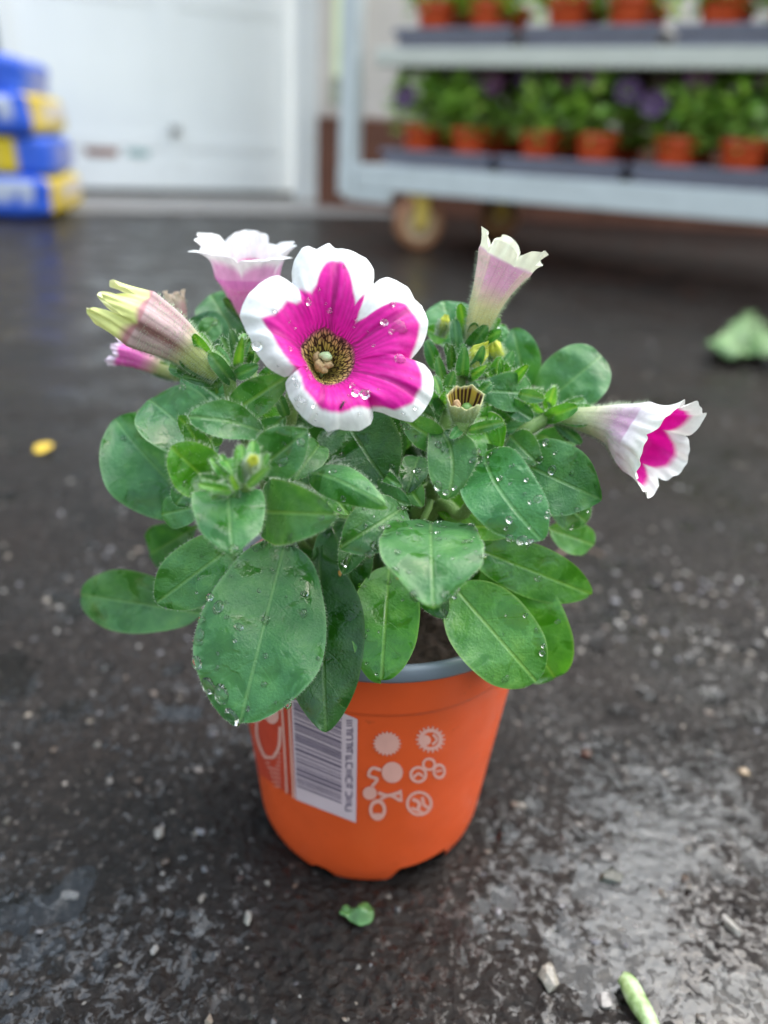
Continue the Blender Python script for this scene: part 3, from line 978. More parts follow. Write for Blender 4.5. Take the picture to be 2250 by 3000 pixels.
# finger-like bracts and sepals of the upper clusters
for (bx, by, bY, tx, ty, tY, W, tn) in (
        (515, 800, -.03, 478, 728, -.032, 26, 'n'), (520, 800, -.034, 500, 712, -.036, 22, 'd'), (528, 806, -.034, 548, 722, -.036, 24, 'n'),
        (505, 830, -.038, 452, 762, -.040, 34, 'n'), (510, 812, -.038, 558, 790, -.042, 30, 'b'), (498, 826, -.03, 520, 760, -.034, 20, 'g'),
        (540, 790, -.02, 566, 735, -.02, 26, 'n'), (470, 800, -.02, 440, 740, -.02, 24, 'n'),
        (452, 815, -.036, 366, 792, -.034, 36, 'b'), (470, 830, -.036, 395, 812, -.04, 24, 'n'), (455, 800, -.03, 436, 720, -.03, 26, 'n'),
        (520, 1040, -.072, 515, 962, -.074, 24, 'g'), (545, 1035, -.074, 548, 952, -.070, 30, 'g'), (525, 1045, -.078, 522, 992, -.080, 22, 'n'),
        (550, 1035, -.074, 580, 980, -.076, 22, 'n'), (535, 1050, -.080, 582, 1008, -.084, 20, 'n'), (505, 1050, -.072, 455, 990, -.070, 22, 'g'),
        (495, 1050, -.074, 432, 1030, -.078, 26, 'n'), (500, 1062, -.078, 428, 1046, -.084, 22, 'g'), (500, 1040, -.068, 478, 982, -.066, 22, 'g'), (512, 1058, -.08, 498, 1026, -.084, 16, 'y'),
        (1010, 760, -.006, 1052, 702, -.012, 34, 'n'), (990, 770, -.010, 982, 690, -.006, 26, 'b'), (985, 790, -.012, 962, 742, -.016, 22, 'n'),
        (975, 800, -.016, 975, 745, -.02, 20, 'd'), (1000, 805, -.016, 1000, 742, -.02, 22, 'b'), (960, 840, -.016, 945, 770, -.02, 24, 'n'),
        (945, 800, -.004, 922, 735, -.006, 30, 'b'), (965, 730, .01, 922, 710, .006, 40, 'g'), (1065, 830, -.012, 1080, 770, -.016, 30, 'g'),
        (1075, 830, -.008, 1108, 758, -.008, 26, 'b'), (1085, 850, -.012, 1118, 800, -.014, 30, 'n'), (1050, 810, -.008, 1030, 768, -.012, 28, 'n'),
        (1110, 880, -.014, 1172, 848, -.018, 38, 'g'), (1090, 868, -.016, 1150, 905, -.022, 40, 'b'), (1175, 905, -.012, 1248, 878, -.018, 36, 'g'),
        (1180, 910, -.010, 1130, 862, -.008, 34, 'n'), (1215, 905, -.006, 1262, 862, -.004, 34, 'b'), (1200, 915, -.012, 1236, 950, -.012, 22, 'd'),
        (1160, 915, -.01, 1090, 930, -.016, 40, 'b'), (1120, 850, -.02, 1176, 862, -.026, 28, 'n'), (1010, 930, -.044, 1088, 912, -.05, 24, 'n'),
        (995, 925, -.044, 972, 948, -.05, 22, 'b'), (985, 850, -.03, 962, 838, -.034, 20, 'n'), (1035, 850, -.03, 1062, 826, -.03, 24, 'n'),
        (930, 880, -.02, 908, 800, -.02, 40, 'b'), (960, 880, -.02, 935, 850, -.03, 40, 'n'), (1010, 860, -.015, 1100, 835, -.015, 44, 'b'),
        (620, 905, -.03, 600, 850, -.03, 26, 'n'), (640, 870, -.02, 690, 905, -.03, 40, 'd')):
    leaf(bx, by, bY, tx, ty, tY, W, arch=.16, fold=.28, a=.42, b=.34, tint=tn, hair=1.1 if bY < -.012 else .7, wave=.02, pet=0, nu=16, nv=4, name='bract')
rb = random.Random(77)
for (cx, cy, cY, n_) in ((1000, 815, -.014, 9), (1095, 850, -.010, 9), (512, 800, -.034, 9), (515, 1040, -.074, 8), (960, 880, -.026, 5), (1190, 905, -.010, 4)):
    for k in range(n_):
        a_ = rb.uniform(-math.pi * .95, math.pi * .05) if cY > -.06 else rb.uniform(-math.pi, math.pi)
        L_ = rb.uniform(38, 74); r_ = rb.uniform(2, 22)
        leaf(cx + r_ * math.cos(a_), cy + r_ * math.sin(a_), cY + rb.uniform(-.006, .006), cx + (r_ + L_) * math.cos(a_), cy + (r_ + L_) * math.sin(a_), cY + rb.uniform(-.012, .008),
             rb.uniform(18, 32), arch=rb.uniform(.05, .25), fold=.3, a=.45, b=.42, tint=rb.choice(['n', 'g', 'g', 'b', 'l']), hair=1.1, wave=.03, pet=0, nu=16, nv=4, name='bract', roll=rb.uniform(-30, 30))
# inner and rear foliage that closes the bush
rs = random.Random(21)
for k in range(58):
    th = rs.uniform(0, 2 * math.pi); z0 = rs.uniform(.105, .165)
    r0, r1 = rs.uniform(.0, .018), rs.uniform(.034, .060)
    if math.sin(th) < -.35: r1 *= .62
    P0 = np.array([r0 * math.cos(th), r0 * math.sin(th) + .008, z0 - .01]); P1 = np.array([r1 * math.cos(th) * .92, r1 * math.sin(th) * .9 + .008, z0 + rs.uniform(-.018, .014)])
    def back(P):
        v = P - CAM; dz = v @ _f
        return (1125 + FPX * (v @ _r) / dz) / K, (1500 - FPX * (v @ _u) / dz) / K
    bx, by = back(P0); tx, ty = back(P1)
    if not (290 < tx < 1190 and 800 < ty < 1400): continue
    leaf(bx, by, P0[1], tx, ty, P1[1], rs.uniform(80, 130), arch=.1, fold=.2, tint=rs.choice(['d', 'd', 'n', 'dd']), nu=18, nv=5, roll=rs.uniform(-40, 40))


# ---- stems
def stem(pts, r0, r1, hair=1.0, name='stem', mat=STEM):
    P = spline([at(*p) if not isinstance(p, np.ndarray) else p for p in pts], 22)
    R = np.linspace(r0, r1, 22)
    V, F = tube_arrays(P, R, 12)
    o = link(name, mk(V - PZ, F, name=name), mat, plant)
    if hair:
        T, N, B = frames(P); L = np.linalg.norm(np.diff(P, axis=0), axis=1).sum()
        for k in range(int(L / .0001)):
            i = random.randrange(21); q = random.random(); a = random.random() * 6.283
            n = math.cos(a) * N[i] + math.sin(a) * B[i]
            HAIR.add(P[i] * (1 - q) + P[i + 1] * q + n * R[i] * .95, n + RNG.normal(0, .2, 3), .0011 * hair * random.uniform(.4, 1.2))
    return P


S0 = np.array([.002, .006, .092])
stem([S0, (690, 1180, -.012), (560, 1010, -.045), (530, 1050, -.072)], .0028, .0016)
stem([S0, (640, 1160, -.004), (545, 960, -.03), (510, 895, -.036), (492, 806, -.038)], .0030, .0017)
stem([S0, (760, 1130, 0), (640, 960, -.025), (632, 860, -.028), (670, 800, -.022)], .0028, .0018)
stem([S0, (900, 1120, -.01), (960, 1020, -.038), (988, 940, -.044), (1004, 895, -.044)], .0030, .0021, 1.3)
stem([S0, (920, 1100, .0), (950, 960, -.02), (985, 850, -.018), (1005, 760, -.008)], .0028, .0018)
stem([S0, (960, 1090, .0), (1080, 985, -.014), (1130, 935, -.016), (1180, 905, -.012)], .0028, .0019, .8)
stem([S0, (940, 1100, -.02), (1000, 1110, -.03), (1060, 1000, -.034)], .0022, .0016, .6)
stem([(640, 1130, -.02), (625, 1170, -.028), (606, 1225, -.036)], .0030, .0016, .8)
stem([S0, (690, 1060, .01), (560, 880, .02), (528, 660, .03)], .0026, .0018, .5)
stem([S0, (640, 1060, .01), (430, 850, .01), (372, 800, .01)], .0022, .0014, .5)
stem([(870, 1090, -.03), (905, 1060, -.03), (925, 1045, -.028)], .0007, .0007, 0)
stem([(905, 1140, -.035), (925, 1100, -.032), (930, 1080, -.03)], .0010, .0010, .5)
stem([(700, 1120, -.03), (760, 1095, -.035), (810, 1080, -.03)], .0012, .0010, .4)


# ---- flowers
def polar(pts, c, th):
    """radius of a star-shaped outline around c at the angles th"""
    P = np.asarray(pts, float) - c
    a = np.arctan2(P[:, 1], P[:, 0]); r = np.hypot(P[:, 0], P[:, 1]); o = np.argsort(a); a, r = a[o], r[o]
    return np.interp(th, np.concatenate([a - 2 * math.pi, a, a + 2 * math.pi]), np.tile(r, 3))


PINK = np.array((.74, .004, .34)); WHITE = np.array((.86, .86, .86))
fl_out = [(640, 330), (655, 260), (700, 195), (740, 182), (790, 200), (830, 180), (872, 160), (905, 190), (960, 207), (1030, 218), (1095, 250), (1145, 318), (1152, 370), (1143, 405),
          (1180, 375), (1230, 366), (1285, 385), (1350, 440), (1395, 510), (1440, 545), (1473, 645), (1470, 720), (1440, 795), (1405, 840), (1372, 875),
          (1400, 884), (1450, 895), (1495, 945), (1515, 1010), (1505, 1085), (1480, 1150), (1435, 1215), (1380, 1264), (1310, 1250), (1250, 1230), (1200, 1205), (1148, 1182),
          (1148, 1225), (1125, 1275), (1060, 1315), (990, 1315), (930, 1308), (860, 1325), (835, 1300), (740, 1268), (690, 1215), (640, 1150), (610, 1070), (600, 1020), (620, 980), (655, 958),
          (600, 975), (555, 962), (490, 925), (430, 850), (385, 760), (345, 670), (318, 610), (335, 545), (375, 475), (430, 415), (500, 368), (560, 358), (610, 370), (647, 395)]
fl_pink = [(840, 322), (890, 300), (945, 312), (985, 400), (1003, 490), (1020, 560), (1062, 512), (1078, 505), (1045, 600), (1035, 650), (1090, 632), (1160, 592), (1240, 560), (1330, 556),
           (1365, 600), (1412, 685), (1408, 760), (1385, 830), (1372, 868), (1402, 905), (1425, 990), (1420, 1075), (1365, 1165), (1310, 1190), (1260, 1205), (1200, 1185), (1145, 1172), (1100, 1188),
           (1030, 1195), (960, 1212), (850, 1225), (800, 1190), (750, 1140), (705, 1085), (690, 1010), (660, 960), (610, 905), (560, 840), (500, 735), (450, 660), (520, 635), (575, 590), (600, 548), (660, 562), (688, 540),
           (680, 465), (715, 490), (755, 495), (785, 450), (800, 380)]
fl_throat = [(700, 770), (740, 720), (800, 670), (855, 650), (920, 700), (1000, 745), (1030, 775), (1042, 840), (1035, 900), (1000, 965), (930, 1005), (850, 1012), (800, 985), (770, 935), (735, 870), (705, 820)]
FC = np.array((880., 850.))


def cr(p): return ((550 + .4822 * p[0]) / K, (620 + .4822 * p[1]) / K)


def main_flower():
    nT, nR = 420, 46
    th = np.linspace(-math.pi, math.pi, nT, endpoint=False)
    R = polar(fl_out, FC, th); Pk = polar(fl_pink, FC, th); T = polar(fl_throat, FC, th)
    Cw = at(*cr(FC), -.050)
    v = nrm(CAM - Cw)
    n = nrm(v + .42 * np.array([0, 0, 1.]) + .18 * _r)
    e1 = nrm(_r - n * (_r @ n)); e2 = np.cross(n, e1)
    notch = np.array([math.atan2(p[1] - FC[1], p[0] - FC[0]) for p in ((647, 395), (1143, 408), (1372, 876), (1147, 1184), (655, 958))])
    notch.sort()
    # position inside the lobe: 0 at the notches, 1 in the middle
    lob = np.zeros(nT)
    for k in range(5):
        a0, a1 = notch[k], notch[(k + 1) % 5] + (2 * math.pi if k == 4 else 0)
        x = (th - a0) % (2 * math.pi)
        m_ = x < (a1 - a0); lob[m_] = np.sin(math.pi * x[m_] / (a1 - a0))
    V, C = [], []
    ks = np.linspace(0, 1, nR) ** 1.1
    for k in ks:
        rad = T + (R - T) * k
        nz = vnoise(th * 9 + 40, np.full(nT, k * 3.0), 4) - .5
        edge = (rad - Pk * (1 + .035 * nz)) / 34.0 + .5
        mixw = np.clip(edge, 0, 1); mixw = mixw * mixw * (3 - 2 * mixw)
        px = FC[0] + rad * np.cos(th); py = FC[1] + rad * np.sin(th)
        h = -.0052 * (1 - k) ** 2 + .0022 * math.sin(k * math.pi) - .0026 * k ** 3 \
            + .0012 * k * (lob - .6) + .00025 * k * np.sin(th * 17 + 1) * k + .00018 * k * k * np.sin(th * 31 + 2 * np.sin(th * 3)) \
            - .0011 * np.exp(-((lob - 1) / .012) ** 2) * k * (1 - k * .5) - .0007 * np.exp(-(lob / .12) ** 2) * k
        row = []
        for i in range(nT):
            d = ray(550 + .4822 * px[i], 620 + .4822 * py[i])
            p = CAM + d * (((Cw - CAM) @ n) / (d @ n))
            row.append(p + n * h[i])
        V.append(row)
        vein = .5 + .5 * np.sin(th * 60 + 3 * np.sin(th * 7 + k * 5))
        pk = PINK[None, :] * (1 - .22 * vein[:, None] * (1 - k * .4)) * (1 - .35 * np.exp(-((lob - 1) / .01) ** 2))[:, None]
        pk = pk + np.array((.05, .03, .08)) * (np.clip(vnoise(th * 30, np.full(nT, k * 14.), 8) - .62, 0, 1) * 1.6)[:, None]
        rv = np.clip(np.sin(th * 58 + 2.5 * np.sin(th * 9 + k * 30)) * 1.5, 0, 1) * np.clip(1 - k / .13, 0, 1) ** 1.2
        pk = pk * (1 - .8 * rv[:, None]) + np.array((.10, .01, .03)) * .8 * rv[:, None]
        wh = WHITE[None, :] * (1 - .05 * vein[:, None])
        C.append(pk * (1 - mixw[:, None]) + wh * mixw[:, None])
    V, C = np.array(V), np.concatenate(C)
    o = link('flower', mk(V.reshape(-1, 3) - PZ, grid_faces(nR, nT, True), col=C, name='flower'), PETAL, plant,
             label='large open bloom, magenta star with white edge and netted brown throat')
    # throat tube with netted veins
    tm, nt, b = newmat('netted_throat'); g = NG(nt)
    uv = g.n('Attribute', attribute_name='luv').outputs['Vector']
    s = g.n('SeparateXYZ'); g.l(uv, s.inputs[0])
    cmb = g.n('CombineXYZ'); g.l(g.math('MULTIPLY', s.outputs[0], 58.0), cmb.inputs[0]); g.l(g.math('MULTIPLY', s.outputs[1], 5.0), cmb.inputs[1])
    vo = g.n('TexVoronoi', feature='DISTANCE_TO_EDGE'); vo.inputs['Scale'].default_value = 1; g.l(cmb.outputs[0], vo.inputs['Vector'])
    ve = g.ramp(vo.outputs['Distance'], [(.055, (1, 1, 1)), (.20, (0, 0, 0))])
    ground_c = g.ramp(s.outputs[1], [(0, (.64, .02, .34)), (.07, (.62, .16, .30)), (.18, (.70, .46, .22)), (.5, (.74, .56, .14)), (1, (.34, .26, .04))])  # deep end painted darker: shade of the throat put into the colour
    fade = g.ramp(s.outputs[1], [(0, (.55, .55, .55)), (.12, (1, 1, 1)), (1, (1, 1, 1))])
    g.l(g.mix(g.math('MULTIPLY', ve, fade), ground_c, (.035, .008, .012)), b.inputs['Base Color'])
    b.inputs['Roughness'].default_value = .55
    depth_t, nD = .0115, 26
    axis_ = -nrm(n * .9 + .15 * v)
    ring0 = V[0]; c0 = ring0.mean(0)
    TV, TU = [], []
    for j in range(nD):
        t = j / (nD - 1)
        shrink = (1 - t ** 1.25) * .80 + .20 if t < .999 else .19
        flare = 1 + .0 * t
        ctr = c0 + axis_ * depth_t * t
        TV.append(ctr + (ring0 - c0) * shrink * flare)
        TU.append(np.stack([np.linspace(0, 1, nT), np.full(nT, t)], -1))
    TV = np.concatenate(TV)
    link('throat', mk(TV - PZ, grid_faces(nD, nT, True), uv=np.concatenate(TU), name='throat'), tm, o)
    # green stigma and tan anthers
    sg = simple('stigma_green', (.45, .60, .32), .3, .1, 400, .6); an = simple('anther_tan', (.42, .31, .16), .8, .35, 900, .2, .0008)
    def bead(name, px, py, back_, r, mt, sq=(1, 1, .8), seed=1):
        d = ray(550 + .4822 * px, 620 + .4822 * py); p = CAM + d * (((c0 - n * back_ - CAM) @ n) / (d @ n))
        Vb, Fb = blob_mesh(r, seed, 3, sq, .38)
        link(name, mk(Vb + p - PZ, Fb, name=name), mt, o)
        pts = spline([p, p + axis_ * .006 - _u * .0006, c0 + axis_ * depth_t], 8)
        Vt, Ft = tube_arrays(pts, .00045, 6)
        link('filament', mk(Vt - PZ, Ft, name='filament'), sg, o)
    bead('stigma', 840, 880, .0035, .0014, sg, (1.15, 1, .85), 3)
    bead('anther', 786, 893, .0050, .0013, an, (.8, 1, 1.3), 4)
    bead('anther', 798, 930, .0045, .0014, an, (.8, 1, 1.25), 5)
    bead('anther', 850, 926, .0045, .0013, an, (1.2, 1, .8), 6)
    bead('anther', 824, 955, .0050, .0013, an, (1.1, 1, 1), 7)
    # calyx and outer tube behind
    OV = np.concatenate([c0 + axis_ * depth_t * t + (ring0[::6] - c0) * ((1 - min(t, 1) ** 1.25) * .80 + .20 + .03) for t in np.linspace(.06, 1.35, 14)])
    link('outer_tube', mk(OV - PZ, grid_faces(14, len(ring0[::6]), True), name='outer_tube'), CORE, o)
    # droplets on the limb
    rq = random.Random(8)
    for k in range(46):
        i, j = rq.randrange(8, nR - 3), rq.randrange(nT)
        droplet(V[i, j], n, .0003 + .0006 * rq.random() ** 2, rq.uniform(1, 1.8), V[i + 2, j] - V[i, j], .5)
    for (px, py, r) in ((1288, 702, .0022), (1195, 672, .001), (1290, 895, .0014), (1075, 1110, .0012), (1020, 1100, .001), (675, 1045, .0011), (700, 1135, .0012), (420, 815, .0012)):
        d = ray(550 + .4822 * px, 620 + .4822 * py); p = CAM + d * (((Cw + n * .0004 - CAM) @ n) / (d @ n)); droplet(p, n, r, 1.1, None, .35)
    # tiny dark thrips sitting on the lower lobe
    d = ray(550 + .4822 * 938, 620 + .4822 * 1175); p = CAM + d * (((Cw + n * .0012 - CAM) @ n) / (d @ n))
    return o, c0, axis_, depth_t, p, n


flower, fc0, fax, fdep, bug_p, flower_n = main_flower()
fend = fc0 + fax * fdep * 1.3
stem([fend, fend + np.array([.004, .008, -.012]), np.array([.0, .004, .12]), S0], .0017, .0024, 0)


def trumpet(label, pts, prof, colfn, lobe=(5, .006, .004), flare=0.0, pleat=.05, twist=0, hair=1, nT=160, nR=44, name='flower', pw=.7, curlk=0, sharp=1.0,
            phase=0.0, infn=None, vary=.25, ruf=.0006, seed=1, sepals=0, sepal_len=.012, cleft=.12, hairlen=.0015, flares=None, nearflare=None):
    """tube along pts with radii prof, ending in lobes that stand out by `flare`; one continuous corolla"""
    rq = random.Random(seed)
    P = spline(pts, nR); T, N, B = frames(P)
    t = np.linspace(0, 1, nR); R = np.interp(t, [p[0] for p in prof], [p[1] for p in prof])
    R = np.convolve(np.pad(R, 3, mode='edge'), np.ones(7) / 7, 'valid')
    th = np.linspace(0, 2 * math.pi, nT, endpoint=False) + phase
    k, ll, fl = lobe
    infn = infn or colfn
    lb = np.abs(np.cos(th * k / 2)) ** pw
    idx = np.round(th * k / (2 * math.pi)).astype(int) % k
    cen = (th - np.round(th * k / (2 * math.pi)) * 2 * math.pi / k)
    lf = np.array([1 + rq.uniform(-vary, vary) for _ in range(k)])[idx]
    ff = np.array(flares if flares else [1 + rq.uniform(-2 * vary, 2 * vary) for _ in range(k)])[idx]
    if nearflare:      # lobes of the front side bend out differently from those of the far side
        vv_ = nrm(CAM - P[-1]); f_ = .5 + .5 * (np.cos(th - cen)[:, None] * N[-1] + np.sin(th - cen)[:, None] * B[-1]) @ vv_
        ff = nearflare[1] + (nearflare[0] - nearflare[1]) * f_
    tw = np.array([rq.uniform(-1, 1) for _ in range(k)])[idx]
    V, C, C2 = [], [], []
    sm = lb ** .5
    for i in range(nR):
        r = R[i] * (1 + pleat * t[i] * np.cos(k * th + twist * t[i]) + .04 * t[i] * np.sin(2 * th + seed) + .02 * t[i] ** 2 * np.sin(13 * th + 4 * t[i]))
        a = th + twist * .15 * t[i]
        V.append(P[i] + r[:, None] * (np.cos(a)[:, None] * N[i] + np.sin(a)[:, None] * B[i]))
        C.append(colfn(t[i], th, lb)); C2.append(infn(t[i], th, lb))
    n2 = 18
    rad = np.cos(th + twist * .15)[:, None] * N[-1] + np.sin(th + twist * .15)[:, None] * B[-1]
    tang = np.cross(T[-1], rad)
    base = V[nR - 1]
    adv_p = np.zeros(nT); pos = base.copy()
    for j in range(1, n2 + 1):
        q = j / n2
        step = ll * lf * (cleft + (1 - cleft) * lb ** sharp) / n2
        ang = flare * q * ff * (.4 + .6 * sm) + curlk * q ** 3 * ff
        pos = pos + (np.cos(ang) * step)[:, None] * T[-1] + (np.sin(ang) * step + fl / n2 * (.3 + .7 * sm))[:, None] * rad
        wob = ruf * q * q * np.sin(th * 11 + seed * 2 + 2 * q) + ruf * .6 * q * np.sin(th * 23 + seed) - ruf * 1.4 * np.exp(-(cen / .07) ** 2) * q * (1 - .5 * q)
        side = tw * .10 * ll * q * q * sm
        V.append(pos + wob[:, None] * rad + side[:, None] * tang); C.append(colfn(1 + q, th, lb)); C2.append(infn(1 + q, th, lb))
    V = np.array(V); n = len(V)
    o = link(name, mk(V.reshape(-1, 3) - PZ, grid_faces(n, nT, True), col=np.concatenate(C), col2=np.concatenate(C2), name=name), PETAL2, plant, label=label)
    if hair:
        for q in range(int(2600 * hair)):
            i = int(random.random() ** 1.4 * (nR - 2)); j = random.randrange(nT)
            nn = nrm(V[i, j] - P[i])
            HAIR.add(V[i, j], nn + RNG.normal(0, .25, 3), hairlen * random.uniform(.4, 1.2), .00004)
    for m_ in range(sepals):
        a = 2 * math.pi * m_ / sepals + seed
        rd = math.cos(a) * N[1] + math.sin(a) * B[1]
        p0 = P[0] + rd * R[0] * .6; p1 = p0 + T[2] * sepal_len * rq.uniform(.7, 1) + rd * sepal_len * rq.uniform(.25, .6)
        leaf(p0, p1, sepal_len * .28, arch=-.12, fold=.25, a=.4, b=.35, tint=rq.choice(['n', 'g', 'b']), hair=1.0, wave=.02, pet=0, nu=14, nv=4, name='sepal')
    return o, V


def mixc(a, b, w):
    w = np.clip(w, 0, 1)[:, None]
    return np.atleast_2d(a) * (1 - w) + np.atleast_2d(b) * w


YEL = np.array((.74, .76, .30)); GRN = np.array((.42, .52, .15)); PUR = np.array((.33, .15, .17)); LIL = np.array((.60, .30, .48)); CREAM = np.array((.84, .83, .68))
VEIN = lambda th: .5 + .5 * np.sin(th * 20)


def col_left(t, th, lb):
    one = np.ones_like(th)
    if t <= 1:
        seam = np.abs(np.cos(th * 2.5 + 1.57)) ** 6
        base = mixc(GRN, (.60, .60, .30), one * t * 1.6)
        body = mixc(base, mixc((.60, .45, .47), PUR, seam * .7 + .3 * (np.sin(th - 1.1) > .1)), one * (t - .38) * 4.2)
        return body * (1 - .22 * (VEIN(th)[:, None] > .88))
    return mixc(PUR * 1.3, YEL, np.ones_like(th) * (t - 1.12) * 5 + (1 - lb) * .4)


trumpet('half-open yellow and purple bud leaning out to the left',
        [at(470, 815, -.038), at(420, 768, -.038), at(368, 728, -.039), at(300, 690, -.041)],
        [(0, .0016), (.18, .0034), (.5, .0050), (.8, .0064), (1, .0071)], col_left, (5, .0125, -.0030), .10, .10, 1.6, 1.4, pw=.75, name='flower_bud', sharp=1.1, cleft=.30, phase=.4,
        infn=lambda t, th, lb: mixc((.70, .72, .38), (.80, .80, .46), np.ones_like(th) * (t - 1)), seed=4, sepals=5, vary=.22, ruf=.0004)


def col_right(t, th, lb):
    one = np.ones_like(th)
    if t <= 1:
        body = mixc((.55, .58, .22), (.60, .56, .36), one * t * 1.3)
        body = mixc(body, mixc((.66, .44, .46), LIL, (np.sin(th * 2.5 + .6) > .1) * .9), one * (t - .50) * 4)
        return body * (1 - .15 * (VEIN(th)[:, None] > .9))
    return mixc(LIL, CREAM, one * (t - 1.02) * 6)


trumpet('cream tipped bud with lilac stripe standing up at the right',
        [at(1018, 742, -.006), at(1038, 690, -.008), at(1066, 622, -.010), at(1094, 566, -.010)],
        [(0, .0018), (.25, .0036), (.6, .0052), (.9, .0072), (1, .0082)], col_right, (5, .0062, .0004), .35, .12, .6, 1.4, pw=.55, name='flower_bud',
        infn=lambda t, th, lb: mixc(CREAM * .95, CREAM, np.ones_like(th)), seed=9, sepals=5, vary=.3, ruf=.0006, cleft=.3)


def col_side(t, th, lb):
    one = np.ones_like(th)
    if t <= 1:
        body = mixc((.42, .55, .18), (.66, .66, .44), one * t * 2)
        body = mixc(body, mixc((.78, .72, .76), (.58, .36, .52), np.clip(np.sin(th * 2.5), 0, 1) ** .7), one * (t - .45) * 3)
        return body * (1 - .12 * (VEIN(th)[:, None] > .9))
    return mixc((.78, .74, .78), (.86, .86, .80), one * (t - 1) * 2)


def in_side(t, th, lb):
    one = np.ones_like(th)
    if t <= 1: return mixc((.40, .34, .12), PINK, one * (t - .6) * 6)
    q = t - 1
    return mixc(PINK, (.86, .86, .82), (q - .16 - .42 * lb ** 2) * 6)


trumpet('white trumpet bloom with magenta inside, hanging out to the right',
        [at(1196, 900, -.014), at(1262, 905, -.016), at(1330, 918, -.021), at(1382, 942, -.027)],
        [(0, .0016), (.2, .0030), (.5, .0046), (.8, .0076), (1, .0102)], col_side, (5, .0105, .0004), .55, .06, .4, 1.1, pw=.28, curlk=.2, phase=.95,
        infn=in_side, seed=5, sepals=5, vary=.12, ruf=.0006, cleft=.5)


def col_back(t, th, lb):
    one = np.ones_like(th)
    if t <= 1:
        return mixc((.62, .20, .40), (.64, .20, .50), one * t) * (1 - .1 * (VEIN(th)[:, None] > .9))
    q = t - 1
    return mixc((.70, .34, .58), (.84, .78, .82), (q - .05 - .3 * lb ** 3) * 4)


def in_back(t, th, lb):
    one = np.ones_like(th)
    if t <= 1: return mixc((.40, .34, .12), PINK, one * (t - .6) * 6)
    return mixc(PINK, WHITE, (t - 1.02 - .25 * lb ** 2) * 12)


trumpet('pink backed white bloom behind the large flower at upper left',
        [at(548, 710, .016), at(540, 670, .018), at(535, 630, .020), at(533, 598, .020)],
        [(0, .0018), (.3, .0040), (.7, .0076), (1, .0104)], col_back, (5, .0130, .0008), .85, .06, 0, .3, pw=.24, curlk=.5, phase=1.3, infn=in_back, seed=12, sepals=5, vary=.10, ruf=.0008, cleft=.58,
        nearflare=(1.35, .25))


def col_far(t, th, lb):
    one = np.ones_like(th)
    if t <= 1: return mixc((.45, .48, .20), (.70, .12, .44), one * (t - .3) * 3)
    return mixc((.70, .12, .44), (.80, .66, .78), one * (t - 1.2) * 3)


trumpet('small magenta bud behind the yellow bud at the far left',
        [at(385, 815, .016), at(345, 795, .016), at(300, 775, .016), at(268, 765, .016)],
        [(0, .0014), (.4, .0030), (1, .0042)], col_far, (5, .0040, .0004), .2, .08, .5, .3, name='flower_bud', sepals=4, sepal_len=.008)
trumpet('tiny pinkish bud tip rising behind the left bud',
        [at(392, 720, .012), at(388, 690, .012), at(384, 665, .012), at(380, 650, .012)],
        [(0, .0014), (.5, .0026), (1, .0028)], lambda t, th, lb: mixc((.62, .32, .36), (.80, .66, .52), np.ones_like(th) * (t - .5) * 1.5), (5, .003, .0002), 0, .1, .5, .2, name='flower_bud')
yb = lambda t, th, lb: mixc((.22, .40, .06), (.62, .66, .08), np.ones_like(th) * (t - .2) * 1.6)
for lab_, pts_, rr_ in (('yellow green bud at the foot of the right bud, nearer one', [(995, 808, -.014), (1018, 785, -.016), (1038, 760, -.018)], .0032),
                        ('yellow green bud at the foot of the right bud, further one', [(1080, 800, -.002), (1074, 770, -.002), (1066, 746, -.003)], .0026),
                        ('tiny yellow bud in the hairy rosette at the left', [(538, 1030, -.078), (542, 1006, -.080), (547, 992, -.082)], .0014),
                        ('tiny yellow bud behind the right edge of the large flower', [(950, 725, .0), (958, 705, .0), (962, 690, .0)], .0016)):
    trumpet(lab_, [at(*p) for p in pts_], [(0, rr_ * .5), (.5, rr_), (1, rr_ * .8)], yb, (5, rr_ * 1.0, -rr_ * .55), -.1, .08, .5, .45, name='flower_bud', nT=60, nR=16, sepals=4, sepal_len=rr_ * 2.6, ruf=.0002, seed=int(rr_ * 1e4))


